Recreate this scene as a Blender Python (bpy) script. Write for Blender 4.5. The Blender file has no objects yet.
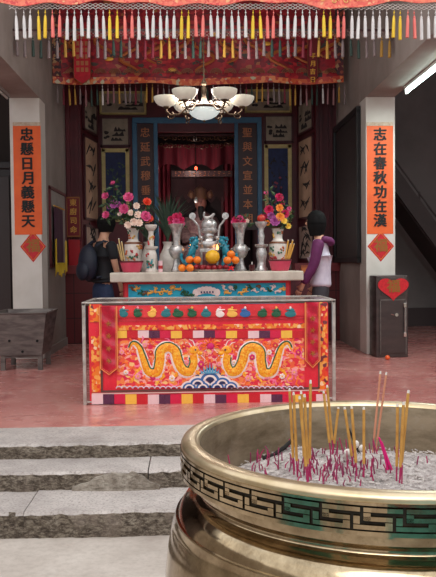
import bpy, bmesh, math, random
from math import sin, cos, pi, radians, hypot
from mathutils import Vector, Matrix
random.seed(7)
rnd = random.uniform
COL = bpy.context.scene.collection
# ---------------------------------------------------------------- camera frame (world = building axes, metres)
CAMZ = 1.5
def basis(yaw=2.0, pitch=1.93, roll=0.57):
    y, p, a = map(radians, (yaw, pitch, roll))
    f = Vector((sin(y)*cos(p), cos(y)*cos(p), -sin(p)))
    r0 = Vector((cos(y), -sin(y), 0)); u0 = r0.cross(f)
    return r0*cos(a)-u0*sin(a), u0*cos(a)+r0*sin(a), f
CR, CU, CF = basis()
def ray(px, py): return CF + CR*((px-218)/770) - CU*((py-288.5)/770)
def atY(px, py, Y):
    d = ray(px, py); t = Y/d.y; return Vector((0, 0, CAMZ)) + d*t
def atZ(px, py, Z):
    d = ray(px, py); t = (Z-CAMZ)/d.z; return Vector((0, 0, CAMZ)) + d*t
# ---------------------------------------------------------------- mesh builder
class MB:
    def __init__(s): s.v = []; s.f = []
    def add(s, vs, fs):
        n = len(s.v); s.v += [tuple(v) for v in vs]; s.f += [tuple(n+i for i in f) for f in fs]; return s
    def box(s, x0, x1, y0, y1, z0, z1):
        return s.add([(x0,y0,z0),(x1,y0,z0),(x1,y1,z0),(x0,y1,z0),(x0,y0,z1),(x1,y0,z1),(x1,y1,z1),(x0,y1,z1)],
                     [(0,3,2,1),(4,5,6,7),(0,1,5,4),(1,2,6,5),(2,3,7,6),(3,0,4,7)])
    def hexa(s, pts): # 8 points bottom 4 then top 4
        return s.add(pts, [(0,3,2,1),(4,5,6,7),(0,1,5,4),(1,2,6,5),(2,3,7,6),(3,0,4,7)])
    def grid(s, fn, nu, nv, closed_u=False):
        vs = [fn(i/nu, j/nv) for j in range(nv+1) for i in range(nu if closed_u else nu+1)]
        w = nu if closed_u else nu+1; fs = []
        for j in range(nv):
            for i in range(nu):
                a = j*w+i; b = j*w+(i+1) % w if closed_u else a+1
                fs.append((a, b, b+w, a+w))
        return s.add(vs, fs)
    def sheet(s, fn, nu, nv, d):   # thick sheet; d: vector of thickness
        D = Vector(d); top = [Vector(fn(i/nu, j/nv)) for j in range(nv+1) for i in range(nu+1)]
        n = len(top); w = nu+1; fs = []
        for j in range(nv):
            for i in range(nu):
                a = j*w+i; fs.append((a, a+1, a+1+w, a+w)); fs.append((n+a+w, n+a+1+w, n+a+1, n+a))
        edge = [i for i in range(w)] + [j*w+nu for j in range(1, nv+1)] + [nv*w+i for i in range(nu-1, -1, -1)] + [j*w for j in range(nv-1, 0, -1)]
        for k in range(len(edge)):
            a = edge[k]; b = edge[(k+1) % len(edge)]; fs.append((b, a, n+a, n+b))
        return s.add(top+[p+D for p in top], fs)
    def tube(s, pts, r, seg=8, cap=True):
        pts = [Vector(p) for p in pts]; n = len(pts); rs = r if isinstance(r, (list, tuple)) else [r]*n
        vs = []; up = None
        for i, p in enumerate(pts):
            t = (pts[min(i+1, n-1)]-pts[max(i-1, 0)])
            t = t.normalized() if t.length > 1e-9 else Vector((0, 0, 1))
            if up is None: up = Vector((0, 0, 1)) if abs(t.z) < .9 else Vector((1, 0, 0))
            a = t.cross(up)
            if a.length < 1e-4: a = t.cross(Vector((0, 1, 0)))
            a.normalize(); b = a.cross(t); up = b
            for k in range(seg):
                q = 2*pi*k/seg; vs.append(p+(a*cos(q)+b*sin(q))*rs[i])
        fs = [(i*seg+k, i*seg+(k+1) % seg, (i+1)*seg+(k+1) % seg, (i+1)*seg+k) for i in range(n-1) for k in range(seg)]
        if cap: fs += [tuple(range(seg-1, -1, -1)), tuple((n-1)*seg+k for k in range(seg))]
        return s.add(vs, fs)
    def lathe(s, prof, seg=24, c=(0, 0, 0), sx=1, sy=1, cap=True):
        n = len(prof)
        vs = [(c[0]+r*sx*cos(2*pi*k/seg), c[1]+r*sy*sin(2*pi*k/seg), c[2]+z) for r, z in prof for k in range(seg)]
        fs = [(i*seg+k, i*seg+(k+1) % seg, (i+1)*seg+(k+1) % seg, (i+1)*seg+k) for i in range(n-1) for k in range(seg)]
        if cap and prof[0][0] > 1e-4: fs.append(tuple(range(seg-1, -1, -1)))
        if cap and prof[-1][0] > 1e-4: fs.append(tuple((n-1)*seg+k for k in range(seg)))
        return s.add(vs, fs)
    def ball(s, c, r, seg=14, rings=8, rot=None):
        if not isinstance(r, (tuple, list)): r = (r, r, r)
        prof = [(max(1e-5, sin(pi*j/rings)), -cos(pi*j/rings)) for j in range(rings+1)]
        vs = []
        for a, z in prof:
            for k in range(seg):
                v = Vector((a*cos(2*pi*k/seg)*r[0], a*sin(2*pi*k/seg)*r[1], z*r[2]))
                if rot: v = rot @ v
                vs.append(v+Vector(c))
        fs = [(i*seg+k, i*seg+(k+1) % seg, (i+1)*seg+(k+1) % seg, (i+1)*seg+k) for i in range(rings) for k in range(seg)]
        return s.add(vs, fs)
    def prism(s, pts, d):
        pts = [Vector(p) for p in pts]; D = Vector(d); n = len(pts)
        fs = [tuple(range(n)), tuple(range(2*n-1, n-1, -1))] + [(i, (i+1) % n, n+(i+1) % n, n+i) for i in range(n)]
        return s.add(pts+[p+D for p in pts], fs)
    def build(s, name, mat, parent=None, smooth=False, bevel=0, loc=None):
        me = bpy.data.meshes.new(name); me.from_pydata(s.v, [], s.f); me.update()
        bm = bmesh.new(); bm.from_mesh(me); bmesh.ops.remove_doubles(bm, verts=bm.verts, dist=1e-6)
        bmesh.ops.recalc_face_normals(bm, faces=bm.faces); bm.to_mesh(me); bm.free()
        me.materials.append(mat)
        if smooth:
            me.polygons.foreach_set('use_smooth', [True]*len(me.polygons)); me.set_sharp_from_angle(angle=radians(50 if smooth is True else smooth))
        o = bpy.data.objects.new(name, me); COL.objects.link(o)
        if parent: o.parent = parent
        if loc: o.location = loc
        if bevel:
            b = o.modifiers.new('bevel', 'BEVEL'); b.width = bevel; b.segments = 2; b.limit_method = 'ANGLE'
        return o
def tag(o, label, cat, group=None, kind=None):
    o['label'] = label; o['category'] = cat
    if group: o['group'] = group
    if kind: o['kind'] = kind
    return o
def thing(name, label, cat, loc=(0, 0, 0), rz=0, group=None):
    o = bpy.data.objects.new(name, None); COL.objects.link(o); o.location = loc; o.rotation_euler = (0, 0, rz)
    o.empty_display_size = .05
    return tag(o, label, cat, group)
def struct(o): o['kind'] = 'structure'; return o
def copy_tree(o, parent=None, loc=None, rz=None, label=None):
    c = o.copy(); COL.objects.link(c)
    if parent: c.parent = parent
    if loc is not None: c.location = loc
    if rz is not None: c.rotation_euler = (0, 0, rz)
    if label: c['label'] = label
    for ch in list(o.children): copy_tree(ch, c)
    return c
# ---------------------------------------------------------------- materials
def lin(c):
    f = lambda u: (u/12.92 if u <= .04045 else ((u+.055)/1.055)**2.4)
    return tuple(f(x/255) for x in c)+(1,)
class NT:
    def __init__(s, m):
        m.use_nodes = True; s.t = m.node_tree; s.n = s.t.nodes; s.l = s.t.links; s.b = s.n['Principled BSDF']
        s.tc = s.n.new('ShaderNodeTexCoord'); s.co = s.tc.outputs['Object']
    def new(s, ty, **kw):
        n = s.n.new(ty)
        for k, v in kw.items():
            if k in ('op',): n.operation = v
            elif hasattr(n, k): setattr(n, k, v)
        return n
    def noise(s, scale, detail=4, rough=.6, vec=None, stretch=None, dist=0):
        n = s.n.new('ShaderNodeTexNoise'); n.inputs['Scale'].default_value = scale; n.inputs['Detail'].default_value = detail
        n.inputs['Roughness'].default_value = rough; n.inputs['Distortion'].default_value = dist
        v = vec or s.co
        if stretch:
            mp = s.n.new('ShaderNodeMapping'); mp.inputs['Scale'].default_value = stretch; s.l.new(v, mp.inputs[0]); v = mp.outputs[0]
        s.l.new(v, n.inputs['Vector']); return n.outputs['Fac']
    def vor(s, scale, feature='F1', stretch=None, out='Distance'):
        n = s.n.new('ShaderNodeTexVoronoi'); n.feature = feature; n.inputs['Scale'].default_value = scale
        v = s.co
        if stretch:
            mp = s.n.new('ShaderNodeMapping'); mp.inputs['Scale'].default_value = stretch; s.l.new(v, mp.inputs[0]); v = mp.outputs[0]
        s.l.new(v, n.inputs['Vector']); return n.outputs[out]
    def ramp(s, fac, stops, const=False):
        r = s.n.new('ShaderNodeValToRGB'); e = r.color_ramp.elements
        if const: r.color_ramp.interpolation = 'CONSTANT'
        while len(e) < len(stops): e.new(.5)
        for i, (p, c) in enumerate(stops): e[i].position = p; e[i].color = lin(c) if max(c) > 1 else (c[0], c[0], c[0], 1)
        s.l.new(fac, r.inputs[0]); return r.outputs[0]
    def mix(s, fac, a, b, mode='MIX'):
        m = s.n.new('ShaderNodeMix'); m.data_type = 'RGBA'; m.blend_type = mode
        for sock, v in ((m.inputs[0], fac), (m.inputs[6], a), (m.inputs[7], b)):
            if isinstance(v, (int, float)): sock.default_value = v
            elif isinstance(v, tuple): sock.default_value = lin(v)
            else: s.l.new(v, sock)
        return m.outputs[2]
    def color(s, c): s.l.new(c, s.b.inputs['Base Color']) if not isinstance(c, tuple) else setattr(s.b.inputs['Base Color'], 'default_value', lin(c))
    def bump(s, h, strength=.3, dist=.01):
        b = s.n.new('ShaderNodeBump'); b.inputs['Strength'].default_value = strength; b.inputs['Distance'].default_value = dist
        s.l.new(h, b.inputs['Height']); s.l.new(b.outputs[0], s.b.inputs['Normal'])
MATS = {}
def mat(name, c1, rough=.6, metal=0, c2=None, scale=8, lo=.35, hi=.65, bump=0, bscale=None, bdist=.005, emit=None, es=1, stretch=None, spec=None, sss=0, trans=0, rough2=None, coat=0):
    if name in MATS: return MATS[name]
    m = bpy.data.materials.new(name); MATS[name] = m; t = NT(m); b = t.b
    b.inputs['Roughness'].default_value = rough; b.inputs['Metallic'].default_value = metal
    t.color(c1)
    nf = None
    if c2: nf = t.noise(scale, stretch=stretch); t.color(t.ramp(nf, [(lo, c1), (hi, c2)]))
    if rough2 is not None:
        nf = nf or t.noise(scale); t.l.new(t.ramp(nf, [(lo, (rough,)*3), (hi, (rough2,)*3)]), b.inputs['Roughness'])
    if bump: t.bump(t.noise(bscale or scale*3, detail=6, stretch=stretch), bump, bdist)
    if emit: b.inputs['Emission Color'].default_value = lin(emit); b.inputs['Emission Strength'].default_value = es
    if spec is not None: b.inputs['Specular IOR Level'].default_value = spec
    if trans: b.inputs['Transmission Weight'].default_value = trans
    if coat: b.inputs['Coat Weight'].default_value = coat; b.inputs['Coat Roughness'].default_value = .1
    if sss: b.inputs['Subsurface Weight'].default_value = sss; b.inputs['Subsurface Radius'].default_value = (.02, .01, .008)
    return m
# floor materials
def m_courtyard():
    m = bpy.data.materials.new('courtyard_cement'); t = NT(m); n1 = t.noise(1.3, 8, .65); n2 = t.noise(26, 8, .7); n3 = t.noise(7, 6, .7)
    c = t.ramp(n1, [(.35, (166, 154, 145)), (.6, (196, 186, 177))]); c = t.mix(t.ramp(n2, [(.45, (0, 0, 0)), (.75, (.55,)*3)]), c, (150, 138, 128))
    c = t.mix(t.ramp(n3, [(.62, (0,)*3), (.72, (.5,)*3)]), c, (158, 136, 124)); t.color(c); t.b.inputs['Roughness'].default_value = .8
    t.bump(n2, .25, .004); return m
def m_stone(name, a, b_, c_, bump=.35):
    m = bpy.data.materials.new(name); t = NT(m); n1 = t.noise(2.2, 8, .7); n2 = t.noise(70, 4, .7); n3 = t.noise(14, 8, .75)
    c = t.ramp(n1, [(.35, a), (.62, b_)]); c = t.mix(t.ramp(n2, [(.5, (0,)*3), (.62, (.6,)*3)]), c, c_)
    c = t.mix(t.ramp(n3, [(.55, (0,)*3), (.75, (.6,)*3)]), c, c_); t.color(c); t.b.inputs['Roughness'].default_value = .85
    t.bump(n3, bump, .01); return m
def m_riser():
    m = bpy.data.materials.new('rough_granite'); t = NT(m); n1 = t.noise(28, 10, .8, stretch=(1, 1, 2.2)); n2 = t.vor(45, stretch=(1, 1, 2)); n3 = t.noise(3, 5, .6, stretch=(1, 1, .3))
    c = t.ramp(n1, [(.34, (50, 42, 37)), (.47, (116, 101, 88)), (.60, (190, 176, 158))])
    c = t.mix(t.ramp(n3, [(.52, (0,)*3), (.6, (.65,)*3)]), c, (176, 158, 144)); t.color(c); t.b.inputs['Roughness'].default_value = .95
    t.bump(n1, 1.0, .05); return m
def m_hallfloor():
    m = bpy.data.materials.new('red_painted_cement'); t = NT(m); n1 = t.noise(1.1, 8, .65); n2 = t.noise(9, 10, .8, dist=.4); n3 = t.noise(2.6, 8, .7, stretch=(1, 1.8, 1))
    c = t.ramp(n1, [(.35, (178, 106, 102)), (.65, (204, 142, 133))])
    c = t.mix(t.ramp(n3, [(.5, (0,)*3), (.68, (.75,)*3)]), c, (134, 74, 76))
    c = t.mix(t.ramp(n2, [(.54, (0,)*3), (.66, (.7,)*3)]), c, (222, 192, 182)); t.color(c)
    t.l.new(t.ramp(n3, [(.4, (.14,)*3), (.65, (.36,)*3)]), t.b.inputs['Roughness']); t.bump(n2, .08, .003); return m
def m_tiles(name, c1, c2, sx, sy, mort, axis='XZ'):
    m = bpy.data.materials.new(name); t = NT(m); sp = t.n.new('ShaderNodeSeparateXYZ'); cb = t.n.new('ShaderNodeCombineXYZ'); t.l.new(t.co, sp.inputs[0])
    t.l.new(sp.outputs[0 if axis[0] == 'X' else 1], cb.inputs[0]); t.l.new(sp.outputs[2], cb.inputs[1])
    br = t.n.new('ShaderNodeTexBrick'); br.offset = 0; br.inputs['Scale'].default_value = 1; br.inputs['Brick Width'].default_value = sx; br.inputs['Row Height'].default_value = sy
    br.inputs['Mortar Size'].default_value = .006; br.inputs['Color1'].default_value = lin(c1); br.inputs['Color2'].default_value = lin(c2); br.inputs['Mortar'].default_value = lin(mort)
    t.l.new(cb.outputs[0], br.inputs['Vector']); t.color(br.outputs[0]); t.b.inputs['Roughness'].default_value = .35; return m
def m_brass():
    m = bpy.data.materials.new('polished_brass'); t = NT(m); n1 = t.noise(7, 8, .7); n2 = t.noise(55, 6, .7); n3 = t.noise(2.2, 4, .6)
    c = t.ramp(n1, [(.32, (132, 112, 86)), (.6, (198, 178, 146))]); c = t.mix(t.ramp(n2, [(.55, (0,)*3), (.75, (.55,)*3)]), c, (112, 88, 56)); t.color(c)
    t.b.inputs['Metallic'].default_value = 1
    t.l.new(t.ramp(n1, [(.3, (.18,)*3), (.65, (.06,)*3)]), t.b.inputs['Roughness']); t.bump(n3, .25, .02); return m
def m_innerbrass():
    m = bpy.data.materials.new('sooty_brass'); t = NT(m); n1 = t.noise(5, 8, .7, stretch=(1, 1, 3)); n2 = t.noise(22, 6, .7)
    c = t.ramp(n1, [(.32, (92, 78, 58)), (.62, (150, 134, 112))]); c = t.mix(t.ramp(n2, [(.55, (0,)*3), (.72, (.5,)*3)]), c, (158, 148, 134)); t.color(c)
    t.b.inputs['Metallic'].default_value = .55; t.b.inputs['Roughness'].default_value = .5; t.bump(n2, .25, .006); return m
def m_embroid(name, stops, scale=30, stretch=None, rough=.5, mix2=None, bump=.4, coat=0):
    m = bpy.data.materials.new(name); t = NT(m); n = t.vor(scale, out='Color', stretch=stretch); sp = t.n.new('ShaderNodeSeparateColor'); t.l.new(n, sp.inputs[0])
    c = t.ramp(sp.outputs[0], stops, const=True); nn = t.noise(scale*.35, 5, .7, stretch=stretch)
    if mix2: c = t.mix(t.ramp(nn, [(.45, (0,)*3), (.55, (1,)*3)]), c, mix2)
    t.color(c); t.b.inputs['Roughness'].default_value = rough
    if coat: t.b.inputs['Coat Weight'].default_value = coat; t.b.inputs['Coat Roughness'].default_value = .15
    t.bump(n, bump, .004); return m
BRASS = m_brass(); INB = m_innerbrass()
DARKP = mat('dark_patina', (30, 26, 22), .75, .4, (52, 46, 38), 40)
RED = mat('deep_red_lacquer', (94, 16, 30), .5, c2=(74, 12, 26), scale=3)
REDW = mat('dark_red_wood', (84, 20, 32), .55, c2=(58, 14, 24), scale=4, stretch=(4, 4, .6))
CRIM = mat('crimson_cloth', (196, 24, 44), .7, c2=(166, 14, 34), scale=12)
WHITEW = mat('whitewash', (214, 208, 202), .85, c2=(196, 188, 180), scale=1.5, bump=.1, bscale=30)
GREYW = mat('old_grey_plaster', (162, 150, 144), .88, c2=(128, 116, 110), scale=1.1, lo=.3, hi=.7, bump=.15, bscale=20)
DKWALL = mat('dull_grey_wall', (132, 124, 122), .9, c2=(112, 104, 102), scale=.9)
INK = mat('black_ink', (14, 12, 12), .7)
GOLD = mat('gold_thread', (226, 168, 62), .45, .35)
GOLDL = mat('gold_lettering', (214, 160, 76), .45, .5)
SILV = mat('pewter', (220, 216, 214), .3, .65, c2=(170, 166, 166), scale=30, bump=.3, bscale=60)
STEEL = mat('galvanised_steel', (132, 126, 122), .45, .8, c2=(104, 98, 95), scale=6, stretch=(1, 1, 3))
IRON = mat('sooty_iron_sheet', (120, 112, 108), .5, .5, c2=(88, 80, 78), scale=5, stretch=(1, 1, 4), rough2=.6)
TEALP = mat('teal_paint', (110, 206, 214), .5, c2=(98, 192, 202), scale=3)
def wb(mb, name, m, parent, smooth=False, bevel=0):
    L = Vector((0, 0, 0)); p = parent
    while p is not None: L += p.location; p = p.parent
    mb.v = [(x-L.x, y-L.y, z-L.z) for x, y, z in mb.v]
    return mb.build(name, m, parent, smooth, bevel)
FZ = .35          # hall floor level
# ================================================================ SETTING
struct(MB().box(-7, 7, -8, 4.205, -.2, 0).build('floor', m_courtyard()))
hall = MB().box(-7, 7, 5.42, 14.6, .1, FZ)
struct(hall.build('floor', m_hallfloor()))
STONE = m_stone('grey_granite', (156, 147, 143), (192, 183, 178), (122, 112, 108)); RIS = m_riser()
def step(y0, y1, z0, z1, seed, joints):
    random.seed(seed); xs = [-7]+joints+[7]
    for a, b in zip(xs[:-1], xs[1:]):
        dz = rnd(-.004, .004); dy = rnd(-.012, .012)
        s = MB()
        n = max(6, int((b-a)/.04)); 
        # slab with a broken front edge
        prof = [(0, -.0, -.0)]
        off = [rnd(-.014, .014) for _ in range(n+1)]; off2 = [rnd(-.022, .016) for _ in range(n+1)]; offz = [rnd(-.005, .002) for _ in range(n+1)]
        vs = []; fs = []
        for i in range(n+1):
            x = a+.004+(b-a-.008)*i/n
            for (yy, zz) in ((y1, z1+dz), (y0+.012+dy+off[i]*.6, z1+dz), (y0+dy+off[i], z1-.014+offz[i]+dz), (y0+dy+off2[i], z0+(z1-z0)*.5), (y0+dy+off2[i]*.5+.01, z0-.02), (y1, z0-.02)):
                vs.append((x, yy, zz))
        for i in range(n):
            for k in range(6):
                p, q = i*6+k, i*6+(k+1) % 6; fs.append((p, q, q+6, p+6))
        fs += [tuple(range(5, -1, -1)), tuple(n*6+k for k in range(6))]
        o = s.add(vs, fs).build('stone_step', STONE); o.data.materials.append(RIS)
        for p in o.data.polygons:
            if p.normal.y < -.5 and p.center.z < z1-.012: p.material_index = 1
        struct(o)
step(4.205, 4.66, .0, .144, 1, [-2.6, -.93, 1.2])
step(4.60, 4.95, .144, .259, 2, [-3.1, -.27, 1.9])
step(4.91, 5.425, .259, .353, 3, [-1.9, .6, 3])
# cement patch smeared on the middle riser
pm = MB(); random.seed(4)
outl = []
xa_, xb_ = atY(72, 480, 4.58).x, atY(160, 480, 4.58).x
for i in range(23):
    t = i/22; outl.append((xa_+(xb_-xa_)*t, .144+.02+.084*max(.0, min(1, 2.0*t+.1, 3.4*(1-t)))+rnd(-.009, .009)))
pm.prism([(x, 4.578, z) for x, z in [(xa_, .144)]+outl+[(xb_, .144)]], (0, .05, 0))
pm.prism([(x, y, .146) for x, y in [(xa_, 4.59), (xa_+.15, 4.565), (xa_+.3, 4.56), (xb_-.03, 4.57), (xb_, 4.6), (xa_, 4.6)]], (0, 0, .006))
struct(pm.build('cement_patch', mat('patch_cement', (176, 166, 154), .95, c2=(128, 116, 104), scale=16, bump=1, bscale=45, bdist=.03), smooth=False))
XL, XR = -1.80, 2.155
# hall side walls behind the pillars, and the walls above the beams
struct(MB().box(XL-.3, XL, 9.77, 14.3, FZ, 5.3).build('wall_left', GREYW))
struct(MB().box(XR, XR+.3, 9.77, 14.3, FZ, 5.3).build('wall_right', GREYW))
for nm, x0, x1 in (('beam_left', XL-.35, XL), ('beam_right', XR, XR+.35)):
    struct(MB().box(x0, x1, 5.7, 9.76, 3.50, 5.3).build(nm, GREYW))
struct(MB().box(-7, 7, 6.3, 14.6, 5.25, 5.45).build('ceiling', mat('ceiling_paint', (120, 112, 108), .9)))
struct(MB().box(-7, 7, 5.46, 5.6, 3.42, 3.62).build('eave_beam', DKWALL))
struct(MB().box(-7, 7, 14.3, 14.6, 0, 5.4).build('wall_back', DKWALL))
struct(MB().box(-7, -6.7, 5.3, 14.6, 0, 5.4).build('wall_far_left', DKWALL))
struct(MB().box(6.7, 7, 5.3, 14.6, 0, 5.4).build('wall_far_right', DKWALL))
struct(MB().box(XR+.36, 6.7, 13.4, 13.6, FZ, 5.3).build('wall_bay_right', DKWALL))
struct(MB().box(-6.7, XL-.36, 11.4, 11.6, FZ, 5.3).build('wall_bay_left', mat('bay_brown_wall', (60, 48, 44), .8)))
struct(MB().box(XR+.36, 6.7, 13.37, 13.4, FZ, FZ+.32).build('dark_strip_right', mat('dark_wall_foot', (62, 46, 46), .6)))  # dark strip along the foot of the right bay wall
struct(MB().box(XL, XL+.02, 9.45, 11.3, FZ, FZ+.1).build('baseboard_left', mat('pale_plinth', (150, 140, 136), .8)))
# pillars
for nm, x0 in (('pillar_left', XL-.36), ('pillar_right', XR)):
    struct(MB().box(x0, x0+.36, 9.4, 9.76, FZ, 3.502).build(nm, WHITEW, bevel=.006))
# courtyard side walls and the gatehouse opposite (behind the photographer)
CW = mat('courtyard_wall', (188, 178, 166), .85, c2=(166, 156, 146), scale=2)
struct(MB().box(-4.9, -4.6, -6, 5.3, 0, 3.3).build('wall_courtyard_left', CW))
struct(MB().box(4.6, 4.9, -6, 5.3, 0, 3.3).build('wall_courtyard_right', CW))
struct(MB().box(-4.9, 4.9, -6.2, -6, 0, 3.6).build('wall_gatehouse', CW))
for i, x in enumerate((.35, 1.75, 3.2)):
    d = MB().box(x, x+1.1, -5.98, -5.9, 0, 2.7).build('door_%d' % (i+1), TEALP, bevel=.01)
    struct(d)
    f = MB().box(x-.12, x, -6, -5.86, 0, 2.85).box(x+1.1, x+1.22, -6, -5.86, 0, 2.85).box(x-.12, x+1.22, -6, -5.86, 2.7, 2.85)
    f.build('door_frame', mat('red_frame_paint', (140, 26, 30), .5), d)
# ---- the wooden screen at the back of the hall
YB = 12.2
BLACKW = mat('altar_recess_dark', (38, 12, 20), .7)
sc = MB().box(-1.45, -.76, YB, YB+.1, FZ, 5.2).box(1.06, 1.72, YB, YB+.1, FZ, 5.2).box(-.76, 1.06, YB, YB+.1, 3.56, 5.2)
struct(sc.build('wall_screen', RED))
for s_, xa, xb in ((0, -1.58, -1.43), (1, 1.86, 1.70)):
    a = (xa, 11.3); b = (xb, YB)
    w = MB().prism([(xa, 11.3, FZ), (xb, YB, FZ), (xb, YB, 5.2), (xa, 11.3, 5.2)], (-.08 if s_ == 0 else .08, .01, 0))
    struct(w.build('wall_angled_left' if s_ == 0 else 'wall_angled_right', RED))
struct(MB().box(XL, -1.575, 11.3, 11.42, FZ, 5.2).box(XL+.02, XL+.07, 11.27, 11.3, 1.4, 5.0).box(-1.66, -1.61, 11.27, 11.3, 1.4, 5.0).build('trim_1', RED))
struct(MB().box(1.855, XR, 11.3, 11.42, FZ, 5.2).box(1.90, 1.95, 11.27, 11.3, FZ, 5.0).box(2.04, 2.09, 11.27, 11.3, FZ, 5.0).build('trim_2', REDW))
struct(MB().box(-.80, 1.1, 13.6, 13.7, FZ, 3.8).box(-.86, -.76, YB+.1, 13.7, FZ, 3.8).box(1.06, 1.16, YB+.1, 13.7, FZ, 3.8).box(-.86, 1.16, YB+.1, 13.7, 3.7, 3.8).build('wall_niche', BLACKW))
# dark red tiled dado with a ledge
TILE = m_tiles('maroon_tiles', (96, 30, 34), (84, 26, 30), .42, .36, (44, 18, 20))
struct(MB().box(XL, -1.25, 11.1, 11.3, FZ, 1.36).box(1.5, XR-.001, 11.1, 11.3, FZ, 1.36).build('trim_3', TILE))
struct(MB().box(XL, -1.25, 11.05, 11.3, 1.36, 1.48).box(1.5, XR-.001, 11.05, 11.3, 1.36, 1.48).build('trim_4', mat('ledge_maroon', (120, 36, 42), .4)))
struct(MB().box(XL+.04, -1.6, 11.2, 11.3, 1.48, 1.85).build('trim_5', mat('glossy_red_panel', (170, 34, 44), .25)))

# ================================================================ TEXT
def glyphs(s, size, name, m, parent, loc, d=.002, bold=.0, rot=(pi/2, 0, 0), spacing=None, horiz=False):
    outs = []
    for i, ch in enumerate(s):
        cu = bpy.data.curves.new('t', 'FONT'); cu.body = ch; cu.size = size; cu.align_x = 'CENTER'; cu.align_y = 'CENTER'
        cu.extrude = d
        to = bpy.data.objects.new('t', cu); COL.objects.link(to); bpy.context.view_layer.update()
        me = bpy.data.meshes.new_from_object(to.evaluated_get(bpy.context.evaluated_depsgraph_get())); bpy.data.objects.remove(to)
        me.materials.clear(); me.materials.append(m)
        if len(me.vertices):
            cx = (min(v.co.x for v in me.vertices)+max(v.co.x for v in me.vertices))/2
            for v in me.vertices: v.co.x -= cx
        if bold:      # brush weight: the same strokes laid side by side
            bm = bmesh.new(); bm.from_mesh(me); src = me.copy()
            for q_, (dx, dy) in enumerate(((bold, 0), (-bold, 0), (0, bold*.6), (0, -bold*.6), (bold*.7, bold*.4), (-bold*.7, -bold*.4))):
                for v in src.vertices: v.co.x += dx; v.co.y += dy; v.co.z += .0001*(q_+1)
                bm.from_mesh(src)
                for v in src.vertices: v.co.x -= dx; v.co.y -= dy; v.co.z -= .0001*(q_+1)
            bm.to_mesh(me); bm.free(); bpy.data.meshes.remove(src)
        o = bpy.data.objects.new(name, me); COL.objects.link(o); o.parent = parent
        sp = spacing or size*1.05
        o.location = Vector(loc)+Vector((sp*i if horiz else 0, 0, 0 if horiz else -sp*i)); o.rotation_euler = rot
        outs.append(o)
    return outs
# ================================================================ PAPER COUPLETS ON THE PILLARS
ORP = mat('orange_paper', (226, 96, 34), .6, c2=(214, 84, 30), scale=5, bump=.05)
PALEP = mat('pale_paper', (196, 180, 160), .8, c2=(176, 150, 130), scale=30)
RPAP = mat('red_glitter_paper', (206, 26, 38), .45, c2=(180, 14, 28), scale=40)
def couplet(nm, x0, x1, zt, zb, txt, lab):
    t = thing('paper_couplet', lab, 'couplet', ((x0+x1)/2, 9.4, zb), 0, 'paper couplets on the pillars'); w = (x1-x0)/2; h = zt-zb
    def f(u, v): return (-w+2*w*u, -.004-.002*sin(u*pi)*sin(v*9), h*v)
    MB().sheet(f, 6, 24, (0, .006, 0)).build('paper_strip', ORP, t)
    MB().box(-w, w, -.010, -.002, h, h+.045).build('top_edging', PALEP, t)
    glyphs(txt, .165, 'character', INK, t, (0, -.011, h-.115), .0015, .006, spacing=(h-.2)/(len(txt)-.6))
couplet('l', -2.12, -1.79, 3.165, 1.86, '忠懸日月義懸天', 'orange paper couplet with black brush characters on the left pillar')
couplet('r', 2.165, 2.49, 3.15, 1.832, '志在春秋功在漢', 'orange paper couplet with black brush characters on the right pillar')
def diamond(x, z, hx, hz, lab):
    t = thing('paper_diamond', lab, 'paper decoration', (x, 9.4015, z), 0, 'red paper diamonds under the couplets')
    MB().prism([(0, 0, -hz), (hx, 0, 0), (0, 0, hz), (-hx, 0, 0)], (0, -.003, 0)).build('paper', RPAP, t)
    q = MB()
    for a, b in (((0, -hz), (hx, 0)), ((hx, 0), (0, hz)), ((0, hz), (-hx, 0)), ((-hx, 0), (0, -hz))):
        q.tube([(a[0]*.86, -.004, a[1]*.86), (b[0]*.86, -.004, b[1]*.86)], .0025, 4)
    q.build('gold_border', GOLD, t)
    glyphs('福', .17, 'character', mat('old_gold_ink', (150, 96, 40), .5, .3), t, (0, -.005, 0), .002, .006)
diamond(-1.905, 1.715, .155, .19, 'red paper diamond with gold character on the left pillar')
diamond(2.335, 1.68, .165, .19, 'red paper diamond with gold character on the right pillar, above the steel box')
# ---- notice board on right wall
t = thing('notice_board', 'large dark wooden board in black frame on the right wall', 'board', (XR, 10.47, 1.53))
MB().box(-.03, -.002, -.76, .76, .0, 1.87).build('panel', mat('board_brown', (44, 32, 34), .5, c2=(34, 24, 26), scale=3, stretch=(1, 1, 6)), t)
fr = MB()
for y0, y1, z0, z1 in ((-.8, -.74, 0, 1.87), (.74, .8, 0, 1.87), (-.8, .8, -.05, .03), (-.8, .8, 1.84, 1.92)): fr.box(-.055, -.002, y0, y1, z0, z1)
fr.build('frame', mat('black_frame', (22, 18, 20), .4), t, bevel=.006)
# ---- framed white panel on left wall and the purple pennant
t = thing('wall_picture', 'pale framed panel with thin maroon frame on the left wall', 'panel', (XL, 10.5, 1.48))
MB().box(-.002, .015, -.6, .6, 0, .99).build('panel', mat('pale_panel', (150, 142, 138), .6, c2=(128, 120, 118), scale=3), t)
fr = MB()
for y0, y1, z0, z1 in ((-.62, -.58, 0, 1), (.58, .62, 0, 1), (-.62, .62, -.02, .02), (-.62, .62, .98, 1.02)): fr.box(.002, .03, y0, y1, z0, z1)
fr.build('frame', mat('maroon_frame', (92, 26, 34), .5), t)
t = thing('pennant', 'purple pennant with yellow fringed edges hanging on the left wall', 'pennant', (XL+.045, 10.36, 1.42))
PURP = mat('purple_velvet', (72, 22, 58), .8, c2=(58, 14, 46), scale=8)
MB().sheet(lambda u, v: (.012*sin(u*6), -.34+.68*u, .1+.16*abs(u-.5)*-1*(1-v)+.72*v), 8, 10, (.004, 0, 0)).build('cloth', PURP, t, smooth=True)
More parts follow.
